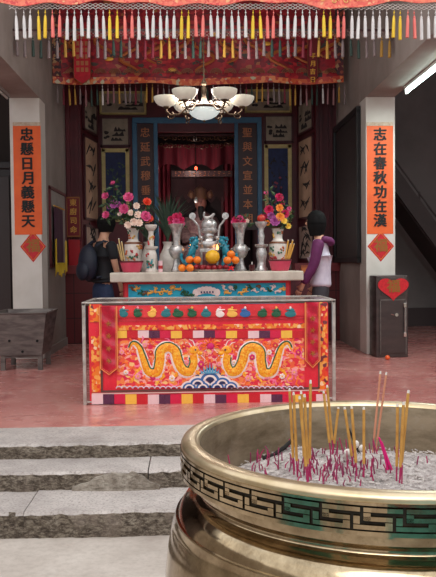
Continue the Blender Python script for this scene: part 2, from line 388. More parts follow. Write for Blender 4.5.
YEL = mat('yellow_silk', (224, 190, 50), .6, c2=(206, 168, 34), scale=30, stretch=(1, 1, .2))
e = MB()
for s_ in (-1, 1): e.sheet(lambda u, v, s_=s_: (.02+.01*sin(u*8), s_*(.34+.10*u), -.04+.04*sin(u*9)+.42*v), 4, 4, (.005, 0, 0))
e.build('edging', YEL, t)
e = MB()
for k in range(10):
    y = -.36+.08*k; l = .16-.10*abs(k-4.5)/4.5+.02*(k % 2); e.tube([(.015, y, .1), (.02, y+.005, .08-l*.4), (.02, y, .08-l)], [.008, .01, .012], 5)
e.build('fringe', YEL, t)
e = MB().tube([(.012, -.4, .83), (.012, .4, .83)], .01, 6); e.build('rod', GOLD, t)
# ---- small gilt board at the left, on the red post
t = thing('couplet_board', 'small red board with gold characters on the left red post', 'sign', (-1.68, 11.24, 1.9))
MB().box(-.10, .08, -.01, .02, 0, .56).build('board', mat('board_red', (120, 16, 26), .5), t, bevel=.004)
fr = MB()
for a in ((-.105, -.095, 0, .56), (.075, .085, 0, .56), (-.105, .085, -.01, .01), (-.105, .085, .55, .57)): fr.box(a[0], a[1], -.018, .02, a[2], a[3])
fr.build('gold_edge', mat('dull_gilt', (150, 92, 48), .5, .3), t)
glyphs('東廚司命', .105, 'character', GOLDL, t, (-.01, -.014, .48), .002, .002, spacing=.13)
# ================================================================ SCREEN PAINTINGS
BLUEF = mat('blue_painted_frame', (56, 108, 142), .5, c2=(46, 92, 128), scale=8)
CREAMF = mat('cream_frame', (196, 178, 116), .5, c2=(176, 156, 100), scale=12)
NAVY = mat('navy_silk_ground', (34, 46, 90), .7, c2=(26, 36, 72), scale=12)
SCROLLG = mat('aged_scroll_paper', (190, 166, 152), .8, c2=(164, 138, 124), scale=4)
SCROLLO = mat('tan_scroll_paper', (196, 160, 134), .8, c2=(170, 136, 112), scale=4)
LANDG = mat('washed_landscape_paper', (164, 150, 134), .8, c2=(132, 122, 108), scale=5)
INKG = mat('faded_ink', (42, 36, 38), .8); INKR = mat('faded_rose_ink', (132, 62, 82), .8); INKGR = mat('faded_green_ink', (64, 84, 66), .8)
PFR = mat('painting_wood_frame', (70, 18, 30), .5)
def motif(mb, kind, w, h, seed):
    R = random.Random(seed)
    if kind == 'land':
        for k in range(3):
            x = R.uniform(-.7, .3)*w; z0 = h*(.15+.18*k)
            pts = [(x, -.012, z0)]
            for i in range(8): pts.append((x+w*(i+.5)/8*.9, -.012, z0+h*R.uniform(.05, .2)))
            pts += [(x+w*.95, -.012, z0)]
            mb.prism([(min(max(p[0], -w*.95), w*.95), p[1], p[2]) for p in pts], (0, -.002, 0))
        for k in range(5):
            x = -w*.7+R.uniform(-.1, .15)*w; z = h*R.uniform(.25, .6); mb.ball((x, -.013, z), (.03, .003, .02), 8, 5)
    elif kind == 'calli':
        for k in range(4):
            z = h*(.85-.22*k); 
            for j in range(4):
                x = R.uniform(-.5, .5)*w; a = R.uniform(-1, 1); l = R.uniform(.3, .55)*w
                mb.tube([(x-l*cos(a), -.012, z-l*sin(a)), (x, -.013, z+.02), (x+l*cos(a)*.7, -.012, z+l*sin(a)*.9)], [.006, .017, .004], 5)
    else:
        for k in range(5):
            x = R.uniform(-.5, .5)*w; pts = [(x+.1*w*sin(i+k), -.012, h*(.05+.17*i*(1-.1*k))) for i in range(5)]
            mb.tube(pts, [.008, .007, .006, .004, .002], 5)
        for k in range(26):
            x = R.uniform(-.75, .75)*w; z = R.uniform(.15, .85)*h; a = R.uniform(0, 2*pi)
            mb.prism([(x, -.013, z), (x+.03*cos(a+.5), -.013, z+.03*sin(a+.5)), (x+.07*cos(a), -.013, z+.07*sin(a)), (x+.03*cos(a-.5), -.013, z+.03*sin(a-.5))], (0, -.001, 0))
def painting(lab, p0, p1, Y, ground, fm, kind, ink, fw=.03, rz=0, group='paintings on the red wooden screen', seed=1, ink2=None):
    a = atY(p0[0], p1[1], Y); b = atY(p1[0], p0[1], Y)
    w = (b.x-a.x)/2; h = b.z-a.z
    if rz: w = hypot(w, .45)*1.0
    t = thing('framed_painting', lab, 'painting', ((a.x+b.x)/2, Y-.015, a.z), rz, group)
    MB().box(-w+fw*.5, w-fw*.5, -.010, .01, fw*.5, h-fw*.5).build('picture', ground, t)
    fr = MB()
    for x0, x1, z0, z1 in ((-w, -w+fw, 0, h), (w-fw, w, 0, h), (-w, w, 0, fw), (-w, w, h-fw, h)): fr.box(x0, x1, -.028, .01, z0, z1)
    fr.build('frame', fm, t, bevel=.004)
    if kind:
        q = MB(); motif(q, kind, (w-fw), h-2*fw, seed); q.v = [(x, y, z+fw) for x, y, z in q.v]; q.build('brushwork', ink, t)
        if ink2:
            q = MB(); R = random.Random(seed+9)
            for k in range(9):
                x = R.uniform(-.6, .6)*(w-fw); z = h*R.uniform(.15, .6); q.ball((x, -.013, z), (.022, .003, .018), 7, 4)
            q.build('blossoms', ink2, t)
    return t
painting('tall navy flower painting in cream frame, left of the altar recess', (103, 149), (129, 222), YB, NAVY, CREAMF, 'flower', INKGR, .055, seed=3, ink2=INKR)
painting('tall navy flower painting in cream frame, right of the altar recess', (265, 145), (291, 222), YB, NAVY, CREAMF, 'flower', INKG, .055, seed=5, ink2=INKR)
painting('small misty landscape above the left cream framed painting', (101, 117), (130, 147), YB, LANDG, PFR, 'land', INKG, .03, seed=7)
painting('small grey landscape above the right cream framed painting', (264, 115), (293, 143), YB, LANDG, PFR, 'land', INKG, .03, seed=8)
painting('wide pale landscape under the left end of the red banner', (100, 92), (146, 115), YB, LANDG, CREAMF, 'land', INKG, .03, seed=11)
painting('wide pale landscape under the right end of the red banner', (245, 90), (291, 113), YB, LANDG, CREAMF, 'land', INKG, .03, seed=12)
aL = math.atan2(.9, .15); aR = -math.atan2(.9, .16)
def side_paint(side, lab, z0, z1, y0, y1, g, kind, seed):
    # pictures hung on the angled side panels
    xa, xb = ((-1.58, -1.43) if side < 0 else (1.86, 1.70)); cy = (y0+y1)/2; f = (cy-11.3)/(YB-11.3); cx = xa+(xb-xa)*f
    w = (y1-y0)/2*1.01; h = z1-z0
    rz = math.atan2(YB-11.3, xb-xa) if side < 0 else math.atan2(11.3-YB, xa-xb)
    t = thing('framed_painting', lab, 'painting', (cx-side*.012, cy, z0), rz, 'paintings on the red wooden screen')
    MB().box(-w+.02, w-.02, -.010, .004, .02, h-.02).build('picture', g, t)
    fr = MB()
    for x0, x1, q0, q1 in ((-w, -w+.05, 0, h), (w-.05, w, 0, h), (-w, w, 0, .035), (-w, w, h-.035, h)): fr.box(x0, x1, -.02, .004, q0, q1)
    fr.build('frame', PFR, t)
    q = MB(); motif(q, kind, w-.05, h, seed); q.build('brushwork', INKG, t)
side_paint(-1, 'tall tan scroll of dark calligraphy on the angled left panel', 2.15, 3.4, 11.38, 12.1, SCROLLO, 'calli', 2)
side_paint(-1, 'small faded picture at the top of the angled left panel', 3.46, 3.95, 11.38, 12.1, LANDG, 'land', 4)
side_paint(-1, 'lower pale picture on the angled left panel, above the tiled ledge', 1.52, 2.08, 11.38, 12.1, SCROLLG, 'calli', 6)
side_paint(1, 'tall tan scroll of dark calligraphy on the angled right panel', 2.15, 3.4, 11.38, 12.1, SCROLLO, 'calli', 13)
side_paint(1, 'small faded picture at the top of the angled right panel', 3.46, 3.95, 11.38, 12.1, LANDG, 'land', 14)
side_paint(1, 'lower pale picture on the angled right panel, above the tiled ledge', 1.52, 2.08, 11.38, 12.1, SCROLLG, 'calli', 16)
# ---- blue frame round the recess (posts and lintel), couplet boards
def px(x, y, Y): p = atY(x, y, Y); return p.x, p.z
b = MB()
zt = atY(190, 118, YB).z; zl = atY(190, 123.5, YB).z
for a_, c_ in ((133, 137.5), (154, 158), (234.5, 238), (257, 261.5)):
    x0 = atY(a_, 160, YB).x; x1 = atY(c_, 160, YB).x; b.box(x0, x1, YB-.06, YB-.001, FZ, zl)
b.box(atY(133, 160, YB).x, atY(261.5, 160, YB).x, YB-.06, YB-.001, zl, zt)
struct(b.build('trim_6', BLUEF, bevel=.006))
CBW = mat('couplet_board_maroon', (46, 10, 22), .5)
DG = mat('tarnished_gilt', (176, 108, 70), .5, .35)
for (xa, xb, txt, lab) in ((138, 153.5, '忠延武穆垂千古', 'dark maroon couplet board with gilt characters, left of the altar recess'), (238.5, 256.5, '聖與文宣並本朝', 'dark maroon couplet board with gilt characters, right of the altar recess')):
    A = atY(xa, 230, YB); B = atY(xb, 124.5, YB)
    t = thing('couplet_board', lab, 'sign', ((A.x+B.x)/2, YB-.012, A.z), 0, 'maroon couplet boards beside the recess'); w = (B.x-A.x)/2-.002; h = B.z-A.z
    MB().box(-w, w, -.02, .01, 0, h).build('board', CBW, t)
    glyphs(txt, .16, 'character', DG, t, (0, -.023, h-.14), .002, .002, spacing=.225)
# ---- recess contents
NB = 13.0
CURT = mat('dim_red_curtain', (112, 14, 36), .8, c2=(88, 8, 28), scale=5, stretch=(6, 1, .6))
def curtain(lab, x0, x1, z0, z1, Y, sw):
    o = MB().sheet(lambda u, v: (x0+(x1-x0)*(u*(1-.35*sw*(1-abs(v-.5)))+(.35*sw*(1-abs(v-.5)) if sw < 0 else 0)), Y+.035*sin(u*22), z0+(z1-z0)*v), 30, 12, (0, .01, 0)).build('curtain', CURT, smooth=True)
    tag(o, lab, 'curtain', 'curtains in the altar recess')
xa, xb = -.58, .86
curtain('red curtain at the left of the dark altar recess', xa, xa+.26, 1.4, 3.3, NB, 0)
curtain('red curtain at the right of the dark altar recess', xb-.3, xb, 1.4, 3.3, NB, 0)
o = MB().sheet(lambda u, v: (xa+(xb-xa)*u, NB-.08+.03*sin(u*40), 3.05+.1*abs(sin(u*pi*3))*(1-v)+.42*v), 60, 6, (0, .01, 0)).build('pelmet_cloth', CURT, smooth=True)
tag(o, 'draped red pelmet cloth across the top of the altar recess', 'curtain')
t = thing('carved_fretwork', 'dark gilt carved fretwork across the top of the altar recess', 'carving', (.14, 12.5, 3.1)); q = MB(); R = random.Random(3)
for k in range(46):
    x = -.82+1.64*(k % 23)/22; z = .40-.12*(k//23)-(.10*abs(x)**2*-1); r = R.uniform(.03, .06); a0 = R.uniform(0, 6)
    q.tube([(x+r*(1-i/9)*cos(a0+i*.9), R.uniform(-.01, .01), z+r*(1-i/9)*sin(a0+i*.9)) for i in range(8)], .009, 4)
for s_ in (-1, 1):
    for k in range(9):
        x = s_*(.8-.02*k); z = .2-.11*k; a0 = k
        q.tube([(x+.05*(1-i/9)*cos(a0+i*.9)*s_, 0, z+.05*(1-i/9)*sin(a0+i*.9)) for i in range(8)], .008, 4)
q.build('scrollwork', mat('dark_gilt', (96, 62, 44), .5, .3), t, smooth=True)
MB().box(-.86, .86, -.01, .01, .44, .47).build('rail', REDW, t)
t = thing('gilt_plaque', 'narrow gilt lettered plaque above the bead curtain in the recess', 'plaque', (.20, 12.8, 2.92))
MB().box(-.50, .50, -.01, .01, 0, .10).build('board', mat('plaque_ground', (60, 22, 24), .5), t)
q = MB(); R = random.Random(5)
for k in range(12):
    x = -.45+.082*k
    for j in range(3): q.tube([(x+R.uniform(-.025, .025), -.014, .02+.03*j), (x+R.uniform(-.025, .025), -.014, .03+.028*j)], .005, 4)
q.build('gilt_carving', DG, t)
o = MB()
for k in range(52):
    x = -.3+.93*k/51
    o.tube([(x, 12.86+.01*sin(k), 2.9), (x, 12.86, 2.62-.12*abs(sin(k*.31)))], .004, 4)
tag(o.build('bead_curtain', mat('dull_beads', (84, 56, 60), .4, .3)), 'fine dark bead curtain hanging before the seated deity', 'curtain', kind='stuff')
# seated deity statue: robed figure with a tall headdress and beard
t = thing('deity_statue', 'seated robed deity statue with rosy face in the dark altar recess', 'statue', (.18, 13.3, 1.55))
ROBE = mat('faded_brocade_robe', (142, 112, 108), .6, c2=(88, 46, 60), scale=14)
MB().lathe([(.36, 0), (.38, .12), (.33, .28), (.27, .48), (.24, .66), (.17, .78), (.08, .84), (.07, .9)], 24, sy=.7).build('robe', ROBE, t, smooth=60)
q = MB()
for s_ in (-1, 1):
    q.tube([(s_*.2, 0, .7), (s_*.3, -.05, .5), (s_*.24, -.22, .36), (s_*.07, -.3, .38)], [.08, .1, .11, .06], 12)
q.build('sleeve', mat('grey_brocade', (112, 92, 90), .6, c2=(76, 50, 56), scale=20), t, smooth=60)
MB().ball((0, -.03, .98), (.105, .11, .135), 16, 12).ball((0, -.145, .97), (.018, .025, .03), 8, 6).build('head', mat('rosy_face', (150, 96, 86), .5), t, smooth=True)
q = MB().tube([(0, -.11, .9), (0, -.14, .78), (0, -.15, .62)], [.05, .045, .01], 8)
q.build('beard', mat('black_beard', (20, 16, 18), .8), t, smooth=True)
q = MB().lathe([(.12, 1.04), (.13, 1.09), (.11, 1.14), (.12, 1.2), (.05, 1.26), (.01, 1.3)], 16)
for s_ in (-1, 1): q.ball((s_*.16, 0, 1.12), (.05, .02, .07), 10, 6); q.tube([(s_*.1, 0, 1.1), (s_*.18, 0, 1.2), (s_*.22, 0, 1.1)], .012, 6)
q.build('headdress', mat('dull_gold_headdress', (132, 92, 60), .5, .4), t, smooth=60)
MB().box(-.42, .42, -.3, .3, -.2, 0).box(-.42, -.36, .2, .26, 0, 1.1).box(.36, .42, .2, .26, 0, 1.1).build('throne', REDW, t, bevel=.01)
struct(MB().box(-.76, 1.06, 12.75, 13.6, FZ, 1.35).build('trim_7', REDW))
# tiny red lamp & hanging glass lamps
LG = mat('red_lamp_glow', (255, 60, 40), .4, emit=(255, 60, 36), es=7)
def hanglamp(x, y, z, lab, m, r, top=3.75):
    t = thing('hanging_lamp', lab, 'lamp', (x, y, z))
    MB().ball((0, 0, 0), (r, r, r*1.2), 10, 8).build('bulb', m, t, smooth=True)
    MB().tube([(0, 0, r), (0, 0, top-z)], .004, 5).build('cord', INK, t)
    MB().lathe([(r*.5, r*.9), (r*.7, r*1.1), (r*.3, r*1.7)], 10).build('cap', SILV, t)
p = atY(196, 167, 12.3); hanglamp(p.x, 12.45, p.z, 'tiny glowing red lamp hanging in the altar recess', LG, .022, 3.69)
GL = mat('dim_glass', (220, 216, 210), .15, .3)
p = atY(195, 137, 12.4); hanglamp(p.x, 12.6, p.z, 'small glass lamp hanging high in the altar recess above the red lamp', GL, .035, 3.69)
p = atY(196, 200, 12.3); hanglamp(p.x, 12.4, p.z, 'small glass lamp hanging low in the altar recess below the red lamp', GL, .035, 3.69)
# ================================================================ BANNER
BANR = m_embroid('banner_red_silk', [(0, (156, 16, 34)), (.4, (132, 10, 30)), (.62, (182, 36, 44)), (.78, (104, 18, 32)), (.90, (168, 96, 56)), (.96, (72, 60, 52))], 16, stretch=(1, 1, 1.6), bump=.5)
BANO = m_embroid('banner_orange_border', [(0, (206, 90, 48)), (.4, (188, 58, 44)), (.65, (220, 130, 80)), (.85, (150, 40, 48)), (.93, (190, 180, 150))], 22, bump=.3)
BX0, BX1, BY = -1.79, 2.06, 10.3
zb0, zb1, ztop = 3.885, 3.95, 4.98
t = thing('embroidered_banner', 'wide red embroidered banner hung across the hall above the chandelier', 'banner', ((BX0+BX1)/2, BY, zb0)); W = (BX1-BX0)/2
bz = lambda u: -.015*sin(u*pi*5)-.02*sin(u*pi)
MB().sheet(lambda u, v: (-W+2*W*u, .03*sin(u*31)*(1-v)+.02*sin(u*13+v*4), .07+bz(u)+(ztop-zb0-.07)*v), 120, 14, (0, .012, 0)).build('cloth', BANR, t, smooth=True)
MB().sheet(lambda u, v: (-W+2*W*u, -.012+.03*sin(u*31)*.95, bz(u)+.085*v), 120, 2, (0, .02, 0)).build('lower_border', BANO, t, smooth=True)
for sg in (-1, 1): MB().sheet(lambda u, v, sg=sg: (sg*(W-.11*u), -.02, .09+(ztop-zb0-.09)*v), 2, 12, (0, .02, 0)).build('side_border', m_embroid('banner_side_border', [(0, (60, 34, 40)), (.4, (150, 70, 50)), (.6, (90, 24, 36)), (.8, (170, 130, 90))], 26), t)
for x_ in (-1.5, -.5, .5, 1.5): MB().tube([(x_, .03, ztop-zb0-.02), (x_, .03, 5.26-zb0)], .006, 5).build('hanging_cord', INK, t)
MB().tube([(-W, .03, ztop-zb0-.01), (W, .03, ztop-zb0-.01)], .015, 8).build('rod', REDW, t)
q = MB(); q2 = MB(); q3 = MB(); R = random.Random(12)
for k in range(19):   # crested waves along the foot
    x = -W+.25+k*.19
    for j in range(3): q.tube([(x+(.075-.024*j)*cos(a_*pi/8), -.052-.002*j, .115+(.06-.019*j)*sin(a_*pi/8)) for a_ in range(9)], .0075, 5)
q.build('embroidered_waves', mat('dull_gold_thread', (132, 82, 54), .5, .2), t, smooth=True)
for k in range(11):   # couched dragons and clouds
    x = -W+.35+k*.33; z = .42+.1*sin(k*2.1)
    pts = [(x+.13*sin(i*.8+k), -.045, z+.045*i-.18) for i in range(9)]
    q2.tube(pts, [.012+.012*sin(i/8*pi) for i in range(9)], 6)
    for j in range(5):
        cx, cz = x+R.uniform(-.14, .14), z+R.uniform(-.2, .3)
        q3.tube([(cx+.035*(1-i/10)*cos(i*.9), -.045, cz+.03*(1-i/10)*sin(i*.9)) for i in range(8)], .006, 4)
q2.build('embroidered_dragons', mat('dull_orange_thread', (178, 96, 48), .5, .2), t, smooth=True)
q3.build('embroidered_clouds', mat('dull_green_thread', (64, 78, 66), .6), t, smooth=True)
for k, (x, z) in enumerate(((-1.18, .3), (-.35, .16), (.2, .62), (.9, .5), (1.5, .3))): MB().ball((x, -.05, z), (.06, .01, .028), 14, 6).build('gold_medallion', GOLD, t, smooth=True)
def bannertab(px0, px1, ptop, pbot, nm, m, lab):
    a = atY(px0, pbot, BY-.1); b_ = atY(px1, ptop, BY-.1); w = (b_.x-a.x)/2; h = b_.z-a.z
    tt = thing('hanging_ribbon', lab, 'ribbon', ((a.x+b_.x)/2, BY-.09, a.z), 0, 'pointed ribbons hanging over the banner')
    MB().prism([(-w, 0, h), (-w, 0, .08), (0, 0, 0), (w, 0, .08), (w, 0, h)], (0, .006, 0)).build('ribbon_cloth', m, tt)
    e = MB()
    for A, B in (((-w, h), (-w, .08)), ((-w, .08), (0, 0)), ((0, 0), (w, .08)), ((w, .08), (w, h))): e.tube([(A[0], -.004, A[1]), (B[0], -.004, B[1])], .005, 4)
    e.build('gold_piping', mat('dull_gold_thread', (132, 82, 54)), tt); return tt, w, h
tt, w, h = bannertab(74, 90, 22, 84, 'a', CRIM, 'red pointed ribbon with gold squares near the left end of the banner')
q = MB()
for i in range(3):
    for j in range(7): MB().box(-w*.7+i*w*.52, -w*.7+i*w*.52+w*.36, -.004, 0, .16+j*.085, .16+j*.085+.055).build('gold_square', DG, tt)
tt, w, h = bannertab(308, 317.5, 22, 82, 'b', mat('wine_ribbon', (112, 12, 26), .7), 'narrow wine red ribbon with gold characters near the right end of the banner')
glyphs('年月吉日', .08, 'character', GOLD, tt, (0, -.004, h-.44), .0015, .002, spacing=.105)
# ================================================================ TASSELS
TC = dict(W=mat('white_tassel', (222, 216, 214), .7, c2=(196, 190, 190), scale=60, stretch=(1, 1, .1)),
          Y=mat('yellow_tassel', (236, 200, 60), .65, c2=(214, 172, 36), scale=60, stretch=(1, 1, .1)),
          P=mat('pink_tassel', (238, 132, 120), .65, c2=(220, 104, 100), scale=60, stretch=(1, 1, .1)),
          G=mat('green_tassel', (44, 64, 57), .65), S=mat('grey_tassel', (128, 112, 112), .65), R=mat('wine_tassel', (112, 26, 44), .65), K=mat('rose_grey_tassel', (144, 98, 102), .65), O=mat('ochre_tassel', (172, 128, 52), .65))
def tassel_mesh(L, r):
    m = MB().tube([(0, 0, 0), (0, 0, -.24*L)], r*.18, 4)
    m.ball((0, 0, -.10*L), r*.5, 7, 5).ball((0, 0, -.25*L), (r*.72, r*.72, r*.8), 8, 5)
    prof = [(r*.5, -.26*L), (r*.74, -.30*L), (r*.9, -.45*L), (r*.95, -.75*L), (r*.98, -L), (r*.3, -L*.985)]
    m.lathe(prof, 9); return m
def tassels(parent, items, L, r, key):
    protos = {}
    for (x, y, z, c, s) in items:
        if c not in protos:
            o = tassel_mesh(L, r).build('tassel', TC[c], parent, smooth=60); protos[c] = o
        else:
            o = protos[c].copy(); COL.objects.link(o); o.parent = parent
        o.location = (x, y, z); o.scale = (1, 1, s); o.rotation_euler = (rnd(-.03, .03), rnd(-.045, .045), rnd(0, 6))
random.seed(21)
seq3 = 'SROOSKGGWKKOSSRGOOKS'
its = []
for k in range(53):
    u = (k+.5)/53; its.append((-W+.03+(2*W+.02)*u, -.02, bz(u)-.005, seq3[k % 20], rnd(.92, 1.08)))
tassels(t, its, .27, .014, 'c')
# ---- second fringe, hung between the side walls
t = thing('fringed_pelmet', 'grey netted fringe of muted tassels hanging behind the front fringe', 'fringe', (.17, 8.05, 3.84)); W2 = 1.97
NETM = mat('dusty_net_cord', (150, 120, 116), .8)
def net(W, n, rows, hgt, r, z0=0):
    q = MB()
    for s_ in (0, 1):
        for k in range(rows):
            pts = []
            for i in range(2*n+1):
                x = -W+2*W*i/(2*n); z = z0-hgt*(k+((i+s_) % 2))/rows; pts.append((x, 0, z))
            q.tube(pts, r, 4)
    return q
net(W2, 48, 2, .06, .0022, .06).build('knotted_net', NETM, t)
MB().box(-W2, W2, -.01, .01, .055, .075).build('rod', mat('dark_rod', (70, 40, 40), .6), t)
its = []; s2 = 'SSGGSSOOKKSSGGSSRROO'
for k in range(48): its.append((-W2+.04+(2*W2-.08)*k/47, 0, .0, s2[k % 20], rnd(.92, 1.08)))
tassels(t, its, .215, .017, 'b')
# ---- front valance
VY = 5.36
t = thing('front_valance', 'orange red embroidered valance with white net and coloured tassels along the eave', 'valance', (.24, VY, 3.27)); W1 = 1.62
VALM = m_embroid('valance_embroidery', [(0, (232, 110, 92)), (.35, (226, 92, 80)), (.6, (236, 126, 100)), (.82, (214, 70, 70)), (.93, (236, 176, 130))], 60, bump=.3)
def vz(x):
    return .012*sin(x*6)+(-.03 if .62 < x < 1.0 else 0)*sin((x-.62)/.38*pi if .62 < x < 1.0 else 0)
MB().sheet(lambda u, v: (-W1+2*W1*u, -.02+.01*sin(u*40), .008+.01*sin(u*60)+vz(-W1+2*W1*u)+.17*v), 140, 3, (0, .01, 0)).build('cloth', VALM, t, smooth=True)
q = MB()
for k in range(40):
    x = -W1+.04+k*.081
    q.tube([(x+.028*(1-i/12)*cos(i*.8), -.036, .06+vz(x)+.022*(1-i/12)*sin(i*.8)) for i in range(10)], .0032, 4)
q.build('embroidered_scrolls', mat('pale_gold_thread', (236, 196, 120), .5), t, smooth=True)
net((W1+1.46)/2, 42, 2, .040, .0019, .012).build('knotted_net', mat('white_cord', (226, 216, 212), .7), t, loc=((W1-1.46)/2, 0, 0))
its = []; pat = 'YYPPWWWWWW'
x0 = atY(38, 12, VY).x-.24; step_ = (atY(395, 12, VY).x-atY(38, 12, VY).x)/50.2
for k in range(-5, 60):
    x = x0+k*step_
    if -1.46 < x < W1: its.append((x+rnd(-.004, .004), rnd(-.006, .006), -.032, pat[k % 10], rnd(.93, 1.06)))
tassels(t, its, .195, .0125, 'a')
# ================================================================ TUBE LIGHT
t = thing('fluorescent_tube_light', 'lit fluorescent tube fitting under the right ceiling beam', 'light', (2.50, 8.0, 3.42))
MB().box(-.03, .03, -.75, .85, .045, .079).build('housing', mat('white_enamel', (220, 220, 218), .4), t, bevel=.004)
MB().tube([(0, -.73, .015), (0, .83, .015)], .016, 10).build('tube', mat('lit_tube', (240, 255, 252), .3, emit=(214, 248, 240), es=9), t, smooth=60)
q = MB()
for y in (-.75, .83): MB().box(-.018, .018, y, y+.02, -.005, .05).build('socket', mat('white_enamel', (220, 220, 218)), t)
o = thing('fluorescent_tube_light', 'unlit tube fitting on the left ceiling beam', 'light', (XL-.33, 8.3, 3.44))
MB().box(-.025, .025, -.7, .9, .03, .062).build('housing', mat('grey_enamel', (150, 140, 138), .5), o)
MB().tube([(0, -.68, .01), (0, .88, .01)], .014, 8).build('tube', mat('unlit_tube', (186, 178, 172), .3), o, smooth=60)
# ================================================================ CHANDELIER
t = thing('chandelier', 'bronze chandelier with white alabaster bowls hanging above the altar', 'chandelier', (.145, 7.5, 2.965))
BRZ = mat('antique_bronze', (112, 92, 74), .4, .8, c2=(78, 62, 50), scale=20)
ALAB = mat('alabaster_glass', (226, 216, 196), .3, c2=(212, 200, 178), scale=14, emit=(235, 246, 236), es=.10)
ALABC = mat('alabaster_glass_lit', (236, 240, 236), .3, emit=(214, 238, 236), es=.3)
MB().lathe([(.012, .24), (.03, .26), (.02, .29), (.014, .3), (.012, .31)], 12).lathe([(.05, .04), (.065, .06), (.03, .1), (.018, .14), (.03, .19), (.016, .24), (.012, .28)], 14).build('stem', BRZ, t, smooth=60)
MB().tube([(0, 0, .3), (0, 0, 2.3)], .007, 6).build('suspension_rod', BRZ, t)
MB().lathe([(.16, .045), (.172, .035), (.165, .02), (.15, .01)], 28).build('bowl_rim', BRZ, t, smooth=60)
MB().lathe([(.158, .02), (.15, -.01), (.12, -.045), (.075, -.07), (.03, -.082), (.001, -.085), (.001, -.078), (.07, -.064), (.14, -.008), (.15, .02)], 28).build('centre_bowl', ALABC, t, smooth=60)
MB().ball((0, 0, -.095), .012, 8, 6).build('finial', BRZ, t, smooth=True)
BW = MB().lathe([(.03, .0), (.07, .012), (.10, .035), (.118, .065), (.122, .09), (.118, .092), (.112, .066), (.095, .04), (.066, .02), (.0001, .01)], 24)
first = None
for k in range(6):
    a = radians(-60+60*k); ca, sa = cos(a), sin(a); R_ = .365
    q = MB().tube([(ca*r, sa*r, z) for r, z in ((.06, .05), (.12, .075), (.18, .02), (.24, -.03), (.32, -.035), (.365, .0), (.365, .03))], .009, 8)
    q.tube([(ca*(.20+.045*(1-i/10)*cos(i*.8)), sa*(.20+.045*(1-i/10)*cos(i*.8)), .05+.04*(1-i/10)*sin(i*.8)) for i in range(9)], .006, 6)
    q.tube([(ca*(.33+.05*(1-i/10)*cos(i*.8+2)), sa*(.33+.05*(1-i/10)*cos(i*.8+2)), -.045+.04*(1-i/10)*sin(i*.8+2)) for i in range(9)], .006, 6)
    q.lathe([(.01, .02), (.035, .035), (.03, .05)], 12, c=(ca*R_, sa*R_, 0)); q.build('arm', BRZ, t, smooth=60)
    if first is None:
        first = BW.build('glass_bowl', ALAB, t, smooth=60); bw = first
    else: bw = first.copy(); COL.objects.link(bw); bw.parent = t
    bw.location = (ca*R_, sa*R_, .045)
    b = MB().lathe([(.012, 0), (.02, .03), (.012, .06), (.001, .075)], 8).build('bulb', mat('lit_bulb', (255, 250, 240), .3, emit=(255, 244, 226), es=5), bw, smooth=True)
    b.location = (0, 0, .035)
# ================================================================ STAIRS in the right bay
t = thing('wooden_staircase', 'dark wooden staircase rising behind the right pillar', 'staircase', (3.0, 12.0, FZ))
DW = mat('dark_stair_wood', (62, 44, 42), .6, c2=(48, 34, 32), scale=3)
def along(x0, z0, x1, z1, y0, y1, th): return MB().prism([(x0, y0, z0), (x1, y0, z1), (x1, y0, z1+th), (x0, y0, z0+th)], (0, y1-y0, 0))
along(-.6, 3.35, 1.85, -.0, 0, .06, .40).build('stringer', DW, t)
along(-.6, 3.35, 1.85, -.0, .9, .96, .32).build('stringer', DW, t)
along(-.6, 3.82, 1.75, .62, 0, .03, .03).build('handrail', DW, t)
for k in range(13):
    f = (k+.5)/13; x = -.6+2.45*f; z = 3.35*(1-f)+.18
    MB().box(x-.12, x+.12, .06, .9, z, z+.035).build('tread', DW, t)
along(-.6, 3.33, 1.85, -.02, .06, .9, .03).build('soffit', DW, t)
for k in range(3):
    f = (k+.5)/3; x = -.6+2.4*f; z = 3.35*(1-f*.98)
    MB().box(x-.012, x+.012, .01, .03, z+.25, z+.52).build('baluster', DW, t)
# dark cupboard in the left bay
t = thing('wooden_cupboard', 'tall dark wooden cupboard in the shadowed left bay', 'cupboard', (-2.85, 10.6, FZ))
MB().box(-.5, .42, 0, .6, 0, 2.45).box(-.54, .46, -.03, .6, 2.45, 2.55).build('body', mat('black_brown_wood', (40, 28, 28), .5), t, bevel=.01)
for s_ in (-1, 1):
    d = MB().box(-.04+(0 if s_ > 0 else -.44), -.04+(.44 if s_ > 0 else -.005), -.025, -.001, .1, 2.35).build('door', mat('brown_door_wood', (54, 38, 36), .45), t, bevel=.006)
    MB().ball((-.04+s_*.05, -.04, 1.2), .018, 8, 6).build('knob', mat('brass_knob', (150, 120, 70), .3, .9), d)
# ================================================================ BRONZE INCENSE BURNER (nearest thing)
BXc, BYc = .447, 1.803
t = thing('incense_burner', 'large polished brass incense burner with key pattern rim in the foreground', 'incense burner', (BXc, BYc, .004))
SEG = 128
MB().lathe([(.430, 1.070), (.434, 1.0795), (.442, 1.082), (.462, 1.082), (.4715, 1.079), (.475, 1.072), (.474, 1.064)], SEG, cap=False).build('rim', mat('worn_brass_lip', (224, 204, 172), .32, .85, c2=(190, 168, 130), scale=9, bump=.12, bscale=30), t, smooth=60)
MB().lathe([(.430, 1.072), (.424, 1.05), (.420, 1.0), (.421, .95), (.415, .90), (.39, .82), (.30, .74), (.001, .72)], SEG, cap=False).build('inner_wall', INB, t, smooth=60)
MB().lathe([(.4705, 1.066), (.4705, 1.008)], SEG, cap=False).build('pattern_ground', DARKP, t, smooth=60)
MB().lathe([(.470, 1.066), (.4765, 1.066), (.4765, 1.0605), (.470, 1.0605)], SEG, cap=False).build('bead_ring', BRASS, t, smooth=40)
MB().lathe([(.470, 1.014), (.4765, 1.014), (.4765, 1.006), (.466, 1.004), (.462, 1.001), (.452, 1.0), (.449, .985), (.447, .979)], SEG, cap=False).build('bead_ring', BRASS, t, smooth=40)
NU = 40; U = 2*pi/NU
